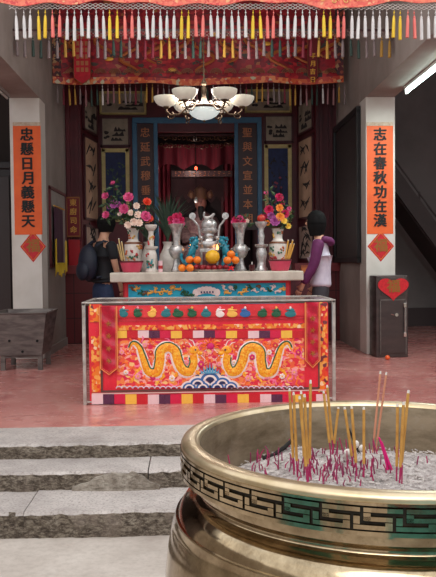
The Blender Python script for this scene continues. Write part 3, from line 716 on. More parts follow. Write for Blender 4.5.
def keybar(mb, u0, u1, v0, v1):   # u in units, v in 0..1 of band height
    n = max(1, int(abs(u1-u0)/.22)+1); z0 = 1.0165+.0415*v0; z1 = 1.0165+.0415*v1
    vs = []; fs = []
    for i in range(n+1):
        a = (u0+(u1-u0)*i/n)*U
        for r, z in ((.4695, z0), (.4768, z0+.0008), (.4768, z1-.0008), (.4695, z1)): vs.append((r*cos(a), r*sin(a), z))
    for i in range(n):
        for k in range(4): p, q = i*4+k, i*4+(k+1) % 4; fs.append((p, q, q+4, p+4))
    fs += [(0, 1, 2, 3), tuple(n*4+k for k in (3, 2, 1, 0))]; mb.add(vs, fs)
kb = MB(); w = .17; hw = .235
for b in range(NU):   # squared S hooks, each locking into the next
    keybar(kb, b+.04, b+.96, 1-hw, 1); keybar(kb, b+.04, b+.04+w, .38, 1-hw); keybar(kb, b+.04, b+.72, .38, .38+hw)
    keybar(kb, b+.72-w, b+.72, 0, .38); keybar(kb, b-.20, b+.72, 0, hw); keybar(kb, b-.20, b-.20+w*.9, hw, .38+hw)
kb.build('key_pattern', BRASS, t)
MB().lathe([(.447, .980), (.434, .972), (.430, .962), (.434, .954), (.446, .951), (.466, .940), (.479, .922), (.484, .909), (.489, .9085), (.491, .904), (.489, .8995), (.498, .88), (.508, .83), (.515, .77), (.517, .72), (.512, .65), (.495, .57), (.455, .48), (.39, .41), (.30, .37), (.20, .355), (.001, .35)], SEG, cap=False).build('belly', BRASS, t, smooth=60)
# cast emblems round the belly
for k in range(6):
    a = radians(-152+60*k); c, s_ = cos(a), sin(a); R_ = .512; z0 = .735
    def P(u, v, out=0): return ((R_+out)*cos(a+u/R_), (R_+out)*sin(a+u/R_), z0+v)
    q = MB(); q.tube([P(.036*cos(i*pi/12), .042*sin(i*pi/12), .006) for i in range(25)], .005, 6)
    q.tube([P(.024*(1-i/16)*cos(i*.7), .028*(1-i/16)*sin(i*.7), .006) for i in range(14)], .005, 6)
    q.tube([P(-.06+.02*i, .045*sin(i*1.3)-.06, .004) for i in range(7)], .004, 6)
    q.build('cast_emblem', DARKP, t, smooth=60)
# feet and plinth
for k in range(3):
    a = radians(-90+120*k)
    MB().tube([(cos(a)*r, sin(a)*r, z) for r, z in ((.30, .46), (.42, .42), (.46, .30), (.41, .18), (.40, .09), (.44, .03), (.45, .005))], [.07, .085, .075, .055, .045, .06, .065], 14).build('leg', BRASS, t, smooth=60)
# ash
ASH = bpy.data.materials.new('incense_ash'); nt = NT(ASH); n1 = nt.noise(40, 10, .8); n2 = nt.vor(70); 
c = nt.ramp(n1, [(.33, (92, 84, 80)), (.48, (164, 154, 150)), (.62, (208, 200, 196))]); c = nt.mix(nt.ramp(n2, [(.05, (.7,)*3), (.2, (0,)*3)]), c, (150, 120, 116)); nt.color(c); nt.b.inputs['Roughness'].default_value = .95; nt.bump(n1, .8, .01)
ZA = .958
R = random.Random(5); bumps = [(R.uniform(-.3, .3), R.uniform(-.3, .3), R.uniform(.03, .09), R.uniform(-.006, .014)) for _ in range(60)]
def ashz(x, y):
    z = ZA+.012*(1-(x*x+y*y)/.16)
    for bx, by, br, bh in bumps: z += bh*math.exp(-((x-bx)**2+(y-by)**2)/br**2)
    return z
q = MB(); nr, na = 44, 110; vs = []; fs = []
for i in range(nr+1):
    for k in range(na):
        r = .4195*i/nr+1e-5; a = 2*pi*k/na; x, y = r*cos(a), r*sin(a)
        edge = .012*max(0, (r-.36)/.06)
        vs.append((x, y, ashz(x, y)-edge+(R.uniform(-.0025, .0035) if i < nr else 0)))
for i in range(nr):
    for k in range(na): fs.append((i*na+k, i*na+(k+1) % na, (i+1)*na+(k+1) % na, (i+1)*na+k))
q.add(vs, fs); o = q.build('ash', ASH, smooth=True); o.location = (BXc, BYc, 0)
tag(o, 'pale grey ash filling the brass burner', 'ash', kind='stuff')
q = MB()
for k in range(900):
    a = R.uniform(0, 2*pi); r = .40*math.sqrt(R.random()); x, y = r*cos(a), r*sin(a); d = R.uniform(.002, .007); b = R.uniform(0, pi)
    z = ashz(x, y)+.002
    q.tube([(x-d*cos(b), y-d*sin(b), z+R.uniform(-.002, .003)), (x+d*cos(b), y+d*sin(b), z+R.uniform(-.002, .004))], R.uniform(.0008, .0022), 4)
o = q.build('ash_flakes', mat('pale_ash_flake', (206, 198, 192), .9, c2=(136, 126, 122), scale=30)); o.location = (BXc, BYc, 0)
tag(o, 'loose pale ash crumbs strewn over the ash bed', 'ash', kind='stuff')
# ---- tall joss sticks
TAN = mat('tan_joss_paste', (200, 150, 74), .8, c2=(176, 122, 54), scale=30); TAN2 = mat('rose_tan_joss_paste', (196, 132, 104), .8)
MAG = mat('magenta_bamboo', (172, 34, 92), .7, c2=(150, 26, 76), scale=30); TIP = mat('white_ash_tip', (214, 208, 202), .9)
def inburner(px_, py_):
    p = atZ(px_, py_, ZA+.01)
    dx, dy = p.x-BXc, p.y-BYc; r = hypot(dx, dy)
    if r > .385: dx *= .385/r; dy *= .385/r
    return Vector((BXc+dx, BYc+dy, ashz(dx, dy)))
def joss(base, top, lab, tan=TAN, r=.0036, grp='tall joss sticks in the burner', full=True):
    t = thing('joss_stick', lab, 'incense stick', base, 0, grp)
    d = top-base
    MB().tube([-d.normalized()*.025, d*.22], r*.55, 6).build('bamboo_stem', MAG if tan is TAN else tan, t)
    MB().tube([d*.2, d*.6, d*.965], r, 7).build('incense_coating', tan, t)
    MB().tube([d*.965, d], [r*.95, r*.7], 6).build('ash_tip', TIP, t)
J = [((289.5, 388), (294, 474), 'leftmost tall joss stick of the left clump'), ((293.5, 392), (297.5, 478), 'second joss stick from the left edge of the left clump'),
     ((301, 391), (304.5, 473), 'slender joss stick just left of the thick pair in the left clump'), ((299.5, 396), (307.5, 487), 'joss stick leaning right at the front of the left clump'),
     ((304.5, 394), (308.5, 484), 'front joss stick in the middle of the left clump'), ((310.5, 380), (309.5, 480), 'tallest joss stick of the left clump'),
     ((323.5, 391), (331, 464), 'left stick of the leaning pair left of the burner centre'), ((327, 385), (333.5, 462), 'straight stick crossing the leaning pair left of the burner centre'),
     ((338.5, 407), (333, 459), 'stick leaning right at the right of the crossed pair'),
     ((344.5, 407), (353.5, 474), 'left leaning short joss stick at the centre of the burner'), ((351.5, 406), (357, 480), 'second leaning short joss stick at the centre of the burner'),
     ((363.8, 407), (363.8, 481), 'upright short joss stick at the centre of the burner'),
     ((397.5, 404), (396.5, 484), 'front left stick of the right trio'), ((403.5, 402), (399.5, 486), 'middle stick of the right trio'), ((408.5, 390), (400, 482), 'tallest ash tipped stick of the right trio')]
for a, b, lab in J:
    base = inburner(*b); top = atY(a[0], a[1], base.y+.01); joss(base, top, lab)
for a, b, lab in [((380.5, 371), (372.5, 462), 'left of two very tall rosy joss sticks behind the right trio'), ((386.5, 372), (375, 458), 'right of two very tall rosy joss sticks behind the right trio')]:
    base = inburner(*b); top = atY(a[0], a[1], base.y+.01); joss(base, top, lab, TAN2, .003)
# ---- magenta spent stubs
R = random.Random(42); protos = []
for k in range(4):
    L = (.018, .026, .034, .022)[k]
    protos.append(MB().tube([(0, 0, -.012), (R.uniform(-.003, .003), 0, L*.5), (R.uniform(-.005, .005), 0, L)], [.0018, .0017, .0014], 5))
PM = mat('burnt_magenta_stem', (150, 44, 92), .8, c2=(112, 40, 66), scale=60)
pobs = [p.build('incense_stub', (MAG, PM)[i % 2]) for i, p in enumerate(protos)]
spots = []
for k in range(150):
    cx, cy = ((330, 474) if k < 80 else (360, 470) if k < 120 else (270, 466)); sx, sy = ((26, 9) if k < 80 else (30, 9) if k < 120 else (25, 7))
    spots.append((R.gauss(cx, sx), min(R.gauss(cy, sy), 492)))
for k, (a, b) in enumerate(spots):
    o = pobs[k % 4] if k < 4 else pobs[k % 4].copy()
    if k >= 4: COL.objects.link(o)
    p = inburner(a, b); o.location = p; o.rotation_euler = (R.uniform(-.3, .3), R.uniform(-.3, .3), R.uniform(0, 6)); o.scale = (1, 1, R.uniform(.7, 1.4))
    tag(o, 'short spent magenta incense stub standing in the ash', 'incense stub', 'spent incense stubs in the ash')
# bright magenta bundle
HOT = mat('hot_pink_stem', (214, 20, 118), .6)
bs = inburner(391, 474)
for k in range(4):
    o = MB().tube([(0, 0, -.015), (-.010-.003*k, 0, .035), (-.024-.002*k, 0, .082-.005*k)], .0024, 6).build('incense_stub', HOT)
    o.location = bs+Vector((.005*k-.006, .004*(k % 2), 0)); tag(o, 'bright pink stick in the small leaning bundle right of centre', 'incense stub', 'bright pink bundle in the ash')
# charred twig
o = MB().tube([(0, 0, .006), (.03, .01, .012), (.06, .015, .03), (.085, .03, .05), (.09, .035, .062)], [.006, .005, .006, .004, .002], 7).build('charred_twig', mat('charcoal', (30, 26, 24), .9))
o.location = inburner(263, 461); tag(o, 'charred black curved twig at the left side of the ash', 'twig')
o = MB().tube([(0, 0, .0), (-.015, .01, .04), (-.03, .01, .075)], [.004, .004, .002], 7).build('charred_twig', mat('charcoal', (30, 26, 24), .9))
o.location = inburner(360, 455); tag(o, 'charred black stub behind the centre joss sticks', 'twig')
q = MB(); R = random.Random(8)
for k in range(5): q.ball((R.uniform(-.02, .02), R.uniform(-.01, .01), .008+.010*k), (.014-.0015*k, .012-.001*k, .010), 8, 6)
o = q.build('ash_lump', TIP, smooth=True); o.location = inburner(354, 470); tag(o, 'white heap of unburnt ash among the centre sticks', 'ash')

# ================================================================ FRONT TABLE
TX0, TX1, TY0, TY1, TZ = -.888, 1.182, 6.27, 7.05, 1.19
t = thing('offering_table', 'long metal framed offering table dressed in red dragon embroidery', 'table', ((TX0+TX1)/2, TY0, FZ)); tab = t
GLASS = bpy.data.materials.new('clear_cover'); GLASS.use_nodes = True; gn = GLASS.node_tree; gn.nodes.clear()
g1 = gn.nodes.new('ShaderNodeBsdfTransparent'); g2 = gn.nodes.new('ShaderNodeBsdfGlossy'); g3 = gn.nodes.new('ShaderNodeFresnel'); g4 = gn.nodes.new('ShaderNodeMixShader'); g5 = gn.nodes.new('ShaderNodeOutputMaterial')
g2.inputs['Roughness'].default_value = .15; g3.inputs[0].default_value = 1.08
gn.links.new(g3.outputs[0], g4.inputs[0]); gn.links.new(g1.outputs[0], g4.inputs[1]); gn.links.new(g2.outputs[0], g4.inputs[2]); gn.links.new(g4.outputs[0], g5.inputs[0])
PLY = mat('dusty_glass_over_grey_board', (120, 104, 98), .22, c2=(150, 134, 126), scale=6, lo=.4, hi=.7, coat=.5)
wb(MB().box(TX0+.03, TX1-.03, TY0+.03, TY1, TZ-.03, TZ-.006), 'tabletop', PLY, t)
MFR = mat('brushed_steel_frame', (206, 198, 192), .4, .5, c2=(168, 158, 152), scale=10)
for x in (TX0, TX1-.028):
    for y in (TY0, TY1-.03): wb(MB().box(x, x+.028, y, y+.028, FZ, TZ), 'leg', MFR, t, bevel=.003)
fr = MB().box(TX0, TX1, TY0-.004, TY0+.02, TZ-.012, TZ).box(TX0, TX1, TY1-.03, TY1, TZ-.028, TZ).box(TX0, TX0+.03, TY0, TY1, TZ-.028, TZ).box(TX1-.03, TX1, TY0, TY1, TZ-.028, TZ)
fr.box(TX0, TX1, TY0+.005, TY0+.025, FZ+.015, FZ+.03)
wb(fr, 'frame', MFR, t, bevel=.002)
CY = TY0+.012      # face of the cloth
def q2(px_, py_, y=CY): p = atY(px_, py_, y); return p
def slab2(mb, x0, y0, x1, y1, depth=.004, off=0):   # pixel-measured rectangle, squared up
    a = q2(x0, y1); b = q2(x1, y0); mb.box(a.x, b.x, CY-off-depth, CY-off, a.z, b.z); return mb
def cloth2(x0, y0, x1, y1, off, amp=.004, f=60, nu=60, nv=6):
    a = q2(x0, y1); b = q2(x1, y0); return MB().sheet(lambda u, v: (a.x+(b.x-a.x)*u, CY-off+amp*sin(u*f)*(1-v*.6)+amp*.6*sin(u*f*.37+v*5), a.z+(b.z-a.z)*v), nu, nv, (0, -.003, 0))
REDC = mat('bright_red_satin', (234, 44, 62), .42, c2=(218, 24, 52), scale=9, lo=.3, hi=.7)
PNKC = mat('coral_red_satin', (232, 62, 62), .5, c2=(214, 36, 52), scale=7)
wb(cloth2(90, 303, 328, 404, 0, .002), 'red_cloth', REDC, t, smooth=True)
MAIN = m_embroid('dragon_panel_ground', [(0, (228, 44, 62)), (.26, (220, 26, 84)), (.38, (240, 100, 60)), (.54, (244, 136, 70)), (.68, (234, 70, 90)), (.82, (250, 170, 160)), (.93, (250, 200, 130))], 30, stretch=(1, 1, 1.5), bump=.35)
wb(cloth2(117, 338, 304, 388, .006, .003), 'dragon_panel', MAIN, t, smooth=True)
ORB = m_embroid('orange_brocade_band', [(0, (240, 128, 40)), (.3, (232, 70, 40)), (.55, (246, 172, 84)), (.75, (214, 36, 52)), (.86, (250, 210, 170)), (.93, (120, 50, 60))], 38, bump=.3)
wb(cloth2(102, 323, 318, 330.5, .006, .001, nv=2), 'orange_band', ORB, t, smooth=True)
wb(cloth2(90, 304, 102, 322, .008, .001, nv=3), 'corner_border', ORB, t)
wb(cloth2(92, 336, 101, 392, .006, .001, nv=3), 'side_border', ORB, t)
wb(cloth2(318, 302, 327, 392, .006, .001, nv=3), 'side_border', ORB, t)
wb(cloth2(99, 304, 320, 318, .012, .004, 50, 90, 3), 'top_valance', PNKC, t, smooth=True)
BR = mat('brown_braid', (104, 62, 58), .6)
m_ = MB(); slab2(m_, 102, 318.6, 319, 321, off=.012); slab2(m_, 101, 321, 102.2, 390, off=.008); slab2(m_, 318, 318, 319.2, 388, off=.008); slab2(m_, 101, 388.8, 319, 390.2, off=.008)
wb(m_, 'brown_braid', BR, t)
m_ = MB(); slab2(m_, 92, 390.5, 327, 393, off=.006); wb(m_, 'pale_braid', mat('pale_braid', (228, 180, 176), .6), t)
COLS = [mat('patch_white', (236, 200, 204), .6), mat('patch_black', (88, 36, 70), .6), mat('patch_crimson', (214, 22, 70), .55), mat('patch_yellow', (246, 190, 72), .6), mat('patch_red', (204, 26, 40), .55)]
def patches(y0, y1, xs, start):
    for i in range(len(xs)-1):
        a = q2(xs[i], y1); b = q2(xs[i+1], y0)
        m_ = MB().sheet(lambda u, v: (a.x+(b.x-a.x-.001)*u, CY-.010+.002*sin(u*9+i), a.z+(b.z-a.z)*v+.002*sin(i)), 4, 2, (0, -.003, 0))
        wb(m_, 'colour_patch', COLS[(start+i) % 5], t)
patches(394, 404, [92+11.2*i for i in range(22)], 0)
patches(330.5, 338, [116+11.0*i for i in range(18)], 3)
# ribbons at both ends
RIB = mat('crimson_ribbon_satin', (168, 8, 40), .3, c2=(206, 18, 58), scale=12)
def ribbon(x0, x1, y0, y1, ytip):
    a = q2(x0, y1); b = q2(x1, y0); ti = q2((x0+x1)/2, ytip); w = (b.x-a.x)/2; cx = (a.x+b.x)/2
    m_ = MB().sheet(lambda u, v: (a.x+2*w*u, CY-.024+.008*sin(v*22+u*4), (a.z-(a.z-ti.z)*(1-abs(2*u-1)))*(1-v)+b.z*v), 8, 24, (0, -.003, 0))
    r = wb(m_, 'ribbon', RIB, t, smooth=True)
    e = MB(); yy = CY-.034
    e.tube([(a.x, yy, b.z), (a.x, yy, a.z), (cx, yy, ti.z), (b.x, yy, a.z), (b.x, yy, b.z)], .0055, 5); e.tube([(a.x+.012, yy, b.z-.01), (a.x+.012, yy, a.z+.006), (cx, yy, ti.z+.016), (b.x-.012, yy, a.z+.006), (b.x-.012, yy, b.z-.01)], .0018, 4)
    wb(e, 'gold_piping', mat('peach_piping', (244, 150, 90), .5), r)
    e = MB()
    for k in range(4):
        zc = b.z+(a.z-b.z)*(.28+.2*k)
        for j in range(5):
            an = j*1.256+k; e.tube([(cx, yy, zc), (cx+.012*cos(an), yy-.002, zc+.012*sin(an)), (cx+.022*cos(an+.5), yy, zc+.022*sin(an+.5))], .0035, 4)
    wb(e, 'embroidered_knot', mat('olive_gold_thread', (176, 116, 40), .5), r)
ribbon(101, 117, 306, 368, 374); ribbon(305, 319, 302, 360, 367)
# embroidered figures on the top valance
FIG = [mat('thread_teal', (40, 120, 128), .6), mat('thread_green', (34, 92, 62), .6), mat('thread_gold', (246, 186, 84), .5), mat('thread_white', (244, 226, 222), .6), mat('thread_pink', (246, 148, 168), .6), mat('thread_blue', (50, 104, 168), .6), mat('thread_navy', (36, 42, 92), .6)]
R = random.Random(31)
for k, xx in enumerate((124, 138, 152, 166, 178, 192, 206, 220, 232, 245, 262, 276, 290)):
    c = q2(xx, 311.5); c.z += .0
    m_ = MB(); y = CY-.024
    ln = R.uniform(-.012, .012)
    m_.ball((c.x, y, c.z-.02), (.034+R.uniform(0, .014), .005, .026), 10, 6).ball((c.x+ln, y, c.z+.004), (.024, .005, .026), 10, 6)
    m_.tube([(c.x-.035, y, c.z+R.uniform(-.01, .025)), (c.x+ln, y, c.z+.012), (c.x+.04, y, c.z+R.uniform(-.01, .025))], [.005, .009, .004], 6)
    f = wb(m_, 'embroidered_figure', FIG[R.randrange(6) if k % 2 else (0, 1, 2)[k % 3]], t)
    wb(MB().ball((c.x, y-.002, c.z+.033), (.010, .004, .011), 8, 6), 'embroidered_head', FIG[(3, 4, 2)[k % 3]], f)
# dragons
DG1 = m_embroid('dragon_gold_scales', [(0, (250, 168, 30)), (.5, (240, 138, 20)), (.8, (252, 196, 70))], 90, bump=.3); DG2 = FIG[1]; WHT = FIG[3]
def flat(mb, s=.30, y0=CY-.010):   # squash a relief toward the cloth face
    mb.v = [(x, y0+(y-y0)*s, z) for x, y, z in mb.v]; return mb
def smoothpath(P, n=6):
    out = []
    for i in range(len(P)-1):
        p0 = P[max(i-1, 0)]; p1 = P[i]; p2_ = P[i+1]; p3 = P[min(i+2, len(P)-1)]
        for j in range(n):
            u = j/n
            out.append(tuple(.5*((2*p1[d])+(-p0[d]+p2_[d])*u+(2*p0[d]-5*p1[d]+4*p2_[d]-p3[d])*u*u+(-p0[d]+3*p1[d]-3*p2_[d]+p3[d])*u**3) for d in (0, 1)))
    return out+[P[-1]]
def dragon(mir):
    M_ = (lambda x: 420.5-x) if mir else (lambda x: x)
    def W(p, y=CY-.012): v = q2(M_(p[0]), p[1]); return (v.x, y, v.z)
    body = smoothpath([(129, 350), (133, 343), (139, 347), (143, 358), (148, 371), (157, 372), (160, 361), (161, 351), (168, 347), (175, 351), (178, 361), (183, 370), (190, 371), (194, 363), (193, 354)])
    n = len(body); rr = [.010+.036*min(1, i/(n*.35))*(1 if i < n*.85 else .8) for i in range(n)]
    root = wb(flat(MB().tube([W(p) for p in body], rr, 8)), 'dragon', DG1, t, smooth=True)
    wb(flat(MB().tube([W(p, CY-.008) for p in body], [r+.009 for r in rr], 8), .2), 'white_outline', WHT, root, smooth=True)
    # dorsal crest along one side
    side = []
    for i in range(2, n-2):
        a = Vector(W(body[i-1])); b = Vector(W(body[i+1])); d = (b-a).normalized(); nn = Vector((-d.z, 0, d.x))*(1 if not mir else -1)
        side.append(Vector(W(body[i], CY-.020))+nn*rr[i]*.85)
    wb(flat(MB().tube(side, .0065, 5), .6), 'crest', DG2, root, smooth=True)
    m_ = MB()
    for (hx, hy), pts in (((145, 366), ((137, 371), (133, 379), (129, 377))), ((160, 368), ((164, 376), (158, 382), (153, 381))), ((181, 366), ((176, 375), (171, 381), (166, 379))), ((193, 368), ((200, 375), (197, 382), (192, 383)))):
        m_.tube([W((hx, hy)), W(pts[0]), W(pts[1]), W(pts[2])], [.018, .014, .009, .004], 6)
        for dx, dy in ((-4, 2), (-1, 4), (3, 3)): m_.tube([W(pts[1]), W((pts[1][0]+dx, pts[1][1]+dy))], [.006, .002], 5)
    wb(flat(m_), 'leg', DG1, root, smooth=True)
    m_ = MB().ball(W((194, 350)), (.045, .03, .035), 12, 8).ball(W((199, 353)), (.03, .025, .018), 10, 6).ball(W((198, 357)), (.026, .02, .010), 10, 6)
    h = wb(flat(m_), 'head', DG1, root, smooth=True)
    m_ = MB().tube([W((192, 347)), W((189, 343)), W((185, 342))], [.006, .005, .002], 5).tube([W((195, 346)), W((193, 341)), W((189, 339))], [.006, .005, .002], 5).tube([W((202, 353)), W((206, 350)), (W((207, 346)))], [.004, .003, .002], 5).tube([W((201, 355)), W((205, 359)), (W((204, 363)))], [.004, .003, .002], 5)
    wb(flat(m_), 'horns_and_whiskers', WHT, h)
    wb(MB().ball(W((195.5, 349.5), CY-.024), (.007, .004, .007), 8, 6), 'eye', FIG[6], h)
    m_ = MB()
    for (x, y) in ((126, 352), (131, 340), (154, 345), (165, 358), (170, 370), (187, 353), (150, 360), (138, 338)):
        for j in range(3):
            a = R.uniform(0, 6.28); m_.tube([W((x, y)), W((x+3*cos(a), y+3*sin(a))), W((x+6*cos(a+.6), y+6*sin(a+.6)))], [.008, .006, .001], 5)
    wb(flat(m_), 'flame_wisps', mat('flame_orange_thread', (248, 110, 40), .5), root)
dragon(False); dragon(True)
# peonies and clouds strewn on the panel
def rosette(px_, py_, m, r, nm):
    c = q2(px_, py_); m_ = MB()
    for j in range(6):
        a = j*pi/3+px_; m_.ball((c.x+r*.6*cos(a), CY-.016, c.z+r*.6*sin(a)), (r*.45, .004, r*.45), 8, 5)
    o = wb(m_, nm, m, t, smooth=True); wb(MB().ball((c.x, CY-.021, c.z), (r*.3, .003, r*.3), 8, 5), 'centre', FIG[2], o)
for k, (x, y) in enumerate([(122, 352), (126, 372), (151, 352), (145, 345), (153, 376), (168, 357), (172, 378), (184, 346), (186, 362), (201, 364), (219, 364), (234, 362), (236, 346), (248, 378), (252, 357), (267, 376), (269, 352), (275, 345), (294, 372), (298, 352), (138, 376), (282, 376)]):
    rosette(x, y, (FIG[4], FIG[3], PNKC, FIG[4], mat('thread_magenta', (214, 30, 110), .6))[k % 5], R.uniform(.018, .03), 'embroidered_flower')
m_ = MB()
for k in range(40):
    x = R.uniform(120, 300); y = R.uniform(341, 384); c = q2(x, y); m_.tube([(c.x+.018*(1-i/9)*cos(i*.9+k), CY-.015, c.z+.016*(1-i/9)*sin(i*.9+k)) for i in range(8)], .0028, 4)
wb(m_, 'cloud_scrolls', mat('thread_peach', (250, 180, 140), .6), t)
FLM = [mat('flame_orange_thread', (248, 120, 44), .5), mat('flame_coral_thread', (250, 150, 110), .5), mat('flame_pink_thread', (250, 120, 160), .5)]
for g in range(3):
    m_ = MB()
    for k in range(46):
        x = R.uniform(118, 302); y = R.uniform(341, 385); c = q2(x, y); a = R.uniform(0, 6.28); r = R.uniform(.02, .045)
        m_.tube([(c.x, CY-.012, c.z), (c.x+r*cos(a), CY-.013, c.z+r*sin(a)), (c.x+r*1.6*cos(a+.5), CY-.013, c.z+r*1.6*sin(a+.5)), (c.x+r*1.8*cos(a+1), CY-.012, c.z+r*1.8*sin(a+1))], [.007, .009, .006, .001], 5)
    wb(flat(m_, .4), 'embroidered_flames', FLM[g], t)['kind'] = 'stuff'
# flaming pearl
c = q2(210.5, 346); pr = wb(MB().ball((c.x, CY-.016, c.z), (.03, .008, .026), 14, 8), 'flaming_pearl', mat('thread_magenta', (214, 30, 110), .6), t, smooth=True)
m_ = MB()
for k in range(9):
    a = -.4+k*.49; m_.tube([(c.x+.036*cos(a), CY-.014, c.z+.03*sin(a)), (c.x+.06*cos(a+.2), CY-.016, c.z+.05*sin(a+.2)), (c.x+.085*cos(a), CY-.014, c.z+.075*sin(a))], [.008, .006, .001], 5)
wb(m_, 'pearl_flames', mat('flame_orange_thread', (248, 110, 40), .5), pr)
# wave mountain and sea border
c = q2(210, 387.5)
def fan(cx, cz, r, cols, par, y=CY-.014):
    for j, (f, m) in enumerate(zip((1, .78, .56, .36), cols)):
        pts = [(cx+r*f*cos(a*pi/14), y-.002*j, cz+r*f*.85*sin(a*pi/14)) for a in range(15)]
        wb(MB().prism(pts, (0, -.003, 0)), 'wave_band', m, par)
wave = wb(MB().prism([(c.x-.19, CY-.012, c.z), (c.x+.19, CY-.012, c.z), (c.x+.12, CY-.012, c.z+.10), (c.x, CY-.012, c.z+.17), (c.x-.12, CY-.012, c.z+.10)], (0, -.002, 0)), 'wave_crest', FIG[6], t)
for dx, dz, r in ((0, .06, .10), (-.10, .03, .08), (.10, .03, .08), (-.17, 0, .07), (.17, 0, .07), (-.06, 0, .07), (.06, 0, .07)): fan(c.x+dx, c.z+dz, r, (FIG[3], FIG[5], FIG[3], FIG[6]), wave, CY-.016-.001*(dz < .02)-.0003*abs(dx))
m_ = MB()
for j in range(7):
    x = c.x-.06+.02*j; hgt = .10-.022*abs(j-3); m_.prism([(x-.011, CY-.028, c.z+.12), (x+.011, CY-.028, c.z+.12), (x+(j-3)*.006, CY-.028, c.z+.12+hgt)], (0, -.003, 0))
wb(m_, 'spray', mat('thread_sky', (96, 168, 206), .6), wave)
m_ = MB()
for k in range(34):
    x = 119+5.5*k
    if 192 < x < 229: continue
    cc = q2(x, 388.3); m_.tube([(cc.x+.022*cos(a*pi/6), CY-.014, cc.z+.018*sin(a*pi/6)) for a in range(7)], .005, 5)
wb(m_, 'sea_border', mat('thread_lilac_white', (226, 206, 226), .6), t)
wb(MB().box(TX0+.03, TX1-.03, TY0-.034, TY0-.031, FZ+.03, TZ-.012), 'clear_cover', GLASS, t)
# ================================================================ ALTAR
AY0, AY1, AZ = 8.0, 8.72, 1.405
t = thing('altar_table', 'altar with thick white stone slab top behind the embroidered table', 'altar', (.165, 8.0, FZ))
MARB = mat('cream_stone_slab', (214, 204, 190), .5, c2=(188, 176, 162), scale=6, bump=.15)
sl = MB().box(-.84, 1.175, AY0, AY1, AZ-.10, AZ); wb(sl, 'stone_top', MARB, t, bevel=.012)
wb(MB().box(-.72, 1.06, AY0+.16, AY1-.02, FZ, AZ-.10), 'base', mat('altar_red_paint', (190, 34, 44), .5, c2=(166, 24, 36), scale=4), t)
RPT = mat('bright_red_paint', (206, 36, 50), .45)
fr = MB().box(-.70, 1.04, 8.1, 8.155, AZ-.125, AZ-.10).box(-.70, -.66, 8.1, 8.155, FZ, AZ-.12).box(1.0, 1.04, 8.1, 8.155, FZ, AZ-.12)
wb(fr, 'red_frame', RPT, t, bevel=.004)
BLU = mat('turquoise_embroidered_silk', (30, 176, 206), .5, c2=(24, 156, 192), scale=10)
bl = wb(MB().box(-.66, 1.0, 8.11, 8.12, .75, AZ-.125), 'blue_cloth', BLU, t)
R = random.Random(77)
for k in range(34):
    x = -.62+1.58*k/33; z = 1.20+R.uniform(-.03, .04); m = (FIG[2], FIG[3], mat('thread_brown', (120, 84, 60), .6), FIG[1], FIG[2], FIG[3])[R.randrange(6)]
    if abs(x-.16) < .14: continue
    m_ = MB(); 
    for j in range(4):
        a = R.uniform(0, 6.28); m_.tube([(x, 8.104, z), (x+.03*cos(a), 8.102, z+.022*sin(a)), (x+.045*cos(a+.6), 8.104, z+.035*sin(a+.6))], [.012, .009, .003], 5)
    wb(m_, 'embroidered_motif', m, bl)
m_ = MB()
for j in range(7): m_.ball((.16-.11+.037*j, 8.103, 1.185+.03*sin(pi*j/6)), (.035, .005, .04), 10, 6)
wb(m_, 'white_lotus', WHT, bl, smooth=True)
m_ = MB()
for j in range(5): m_.box(.10+.03*j, .115+.03*j, 8.094, 8.097, 1.18, 1.20)
wb(m_, 'dark_stitches', FIG[6], bl)
# dark side table behind the altar
t = thing('side_table', 'dark wooden table behind the altar holding the plants', 'table', (.35, 9.3, FZ))
wb(MB().box(-.75, 1.5, 9.3, 9.9, 1.30, 1.35), 'tabletop', REDW, t, bevel=.006)
for x in (-.72, 1.42):
    for y in (9.33, 9.82): wb(MB().box(x, x+.05, y, y+.05, FZ, 1.30), 'leg', REDW, t)
wb(MB().box(-.72, 1.47, 9.32, 9.34, 1.1, 1.3), 'apron', REDW, t)
# ================================================================ IRON TROUGH (paper burner) at left
t = thing('paper_burner', 'sooty grey iron trough on legs beside the left pillar', 'furnace', (-1.95, 8.62, FZ))
zt_, zb_ = .975, .515
def ring(x0, x1, y0, y1, z): return [(x0, y0, z), (x1, y0, z), (x1, y1, z), (x0, y1, z)]
o1 = ring(-2.15, -1.565, 8.33, 9.05, zt_); o2 = ring(-2.085, -1.625, 8.38, 8.93, zb_)
i1 = ring(-2.14, -1.575, 8.34, 9.04, zt_); i2 = ring(-2.075, -1.635, 8.39, 8.92, zb_+.02)
m_ = MB().add(o1+o2+i1+i2, [(0, 1, 5, 4), (1, 2, 6, 5), (2, 3, 7, 6), (3, 0, 4, 7), (4, 5, 6, 7), (8, 9, 13, 12), (9, 10, 14, 13), (10, 11, 15, 14), (11, 8, 12, 15), (12, 13, 14, 15), (0, 1, 9, 8), (1, 2, 10, 9), (2, 3, 11, 10), (3, 0, 8, 11)])
wb(m_, 'trough', IRON, t)
m_ = MB(); 
for A, B in ((o1[0], o1[1]), (o1[1], o1[2]), (o1[2], o1[3]), (o1[3], o1[0])): m_.tube([A, B], .010, 6)
wb(m_, 'rolled_rim', IRON, t, smooth=60)
for x in (-2.075, -1.675):
    for y in (8.40, 8.88): wb(MB().box(x, x+.05, y, y+.035, FZ, zb_+.01), 'leg', IRON, t)
wb(MB().box(-2.03, -1.675, 8.405, 8.42, zb_-.03, zb_-.001), 'brace', IRON, t)
HOLE = mat('black_hole', (8, 7, 7), .9)
for px_, py_ in ((9, 341), (22, 352), (37, 341)):
    p = atY(px_, py_, 8.345); wb(MB().tube([(p.x, 8.320+.05*(zt_-p.z)/(zt_-zb_), p.z), (p.x, 8.345+.05*(zt_-p.z)/(zt_-zb_), p.z)], .014, 12), 'vent_hole', HOLE, t)
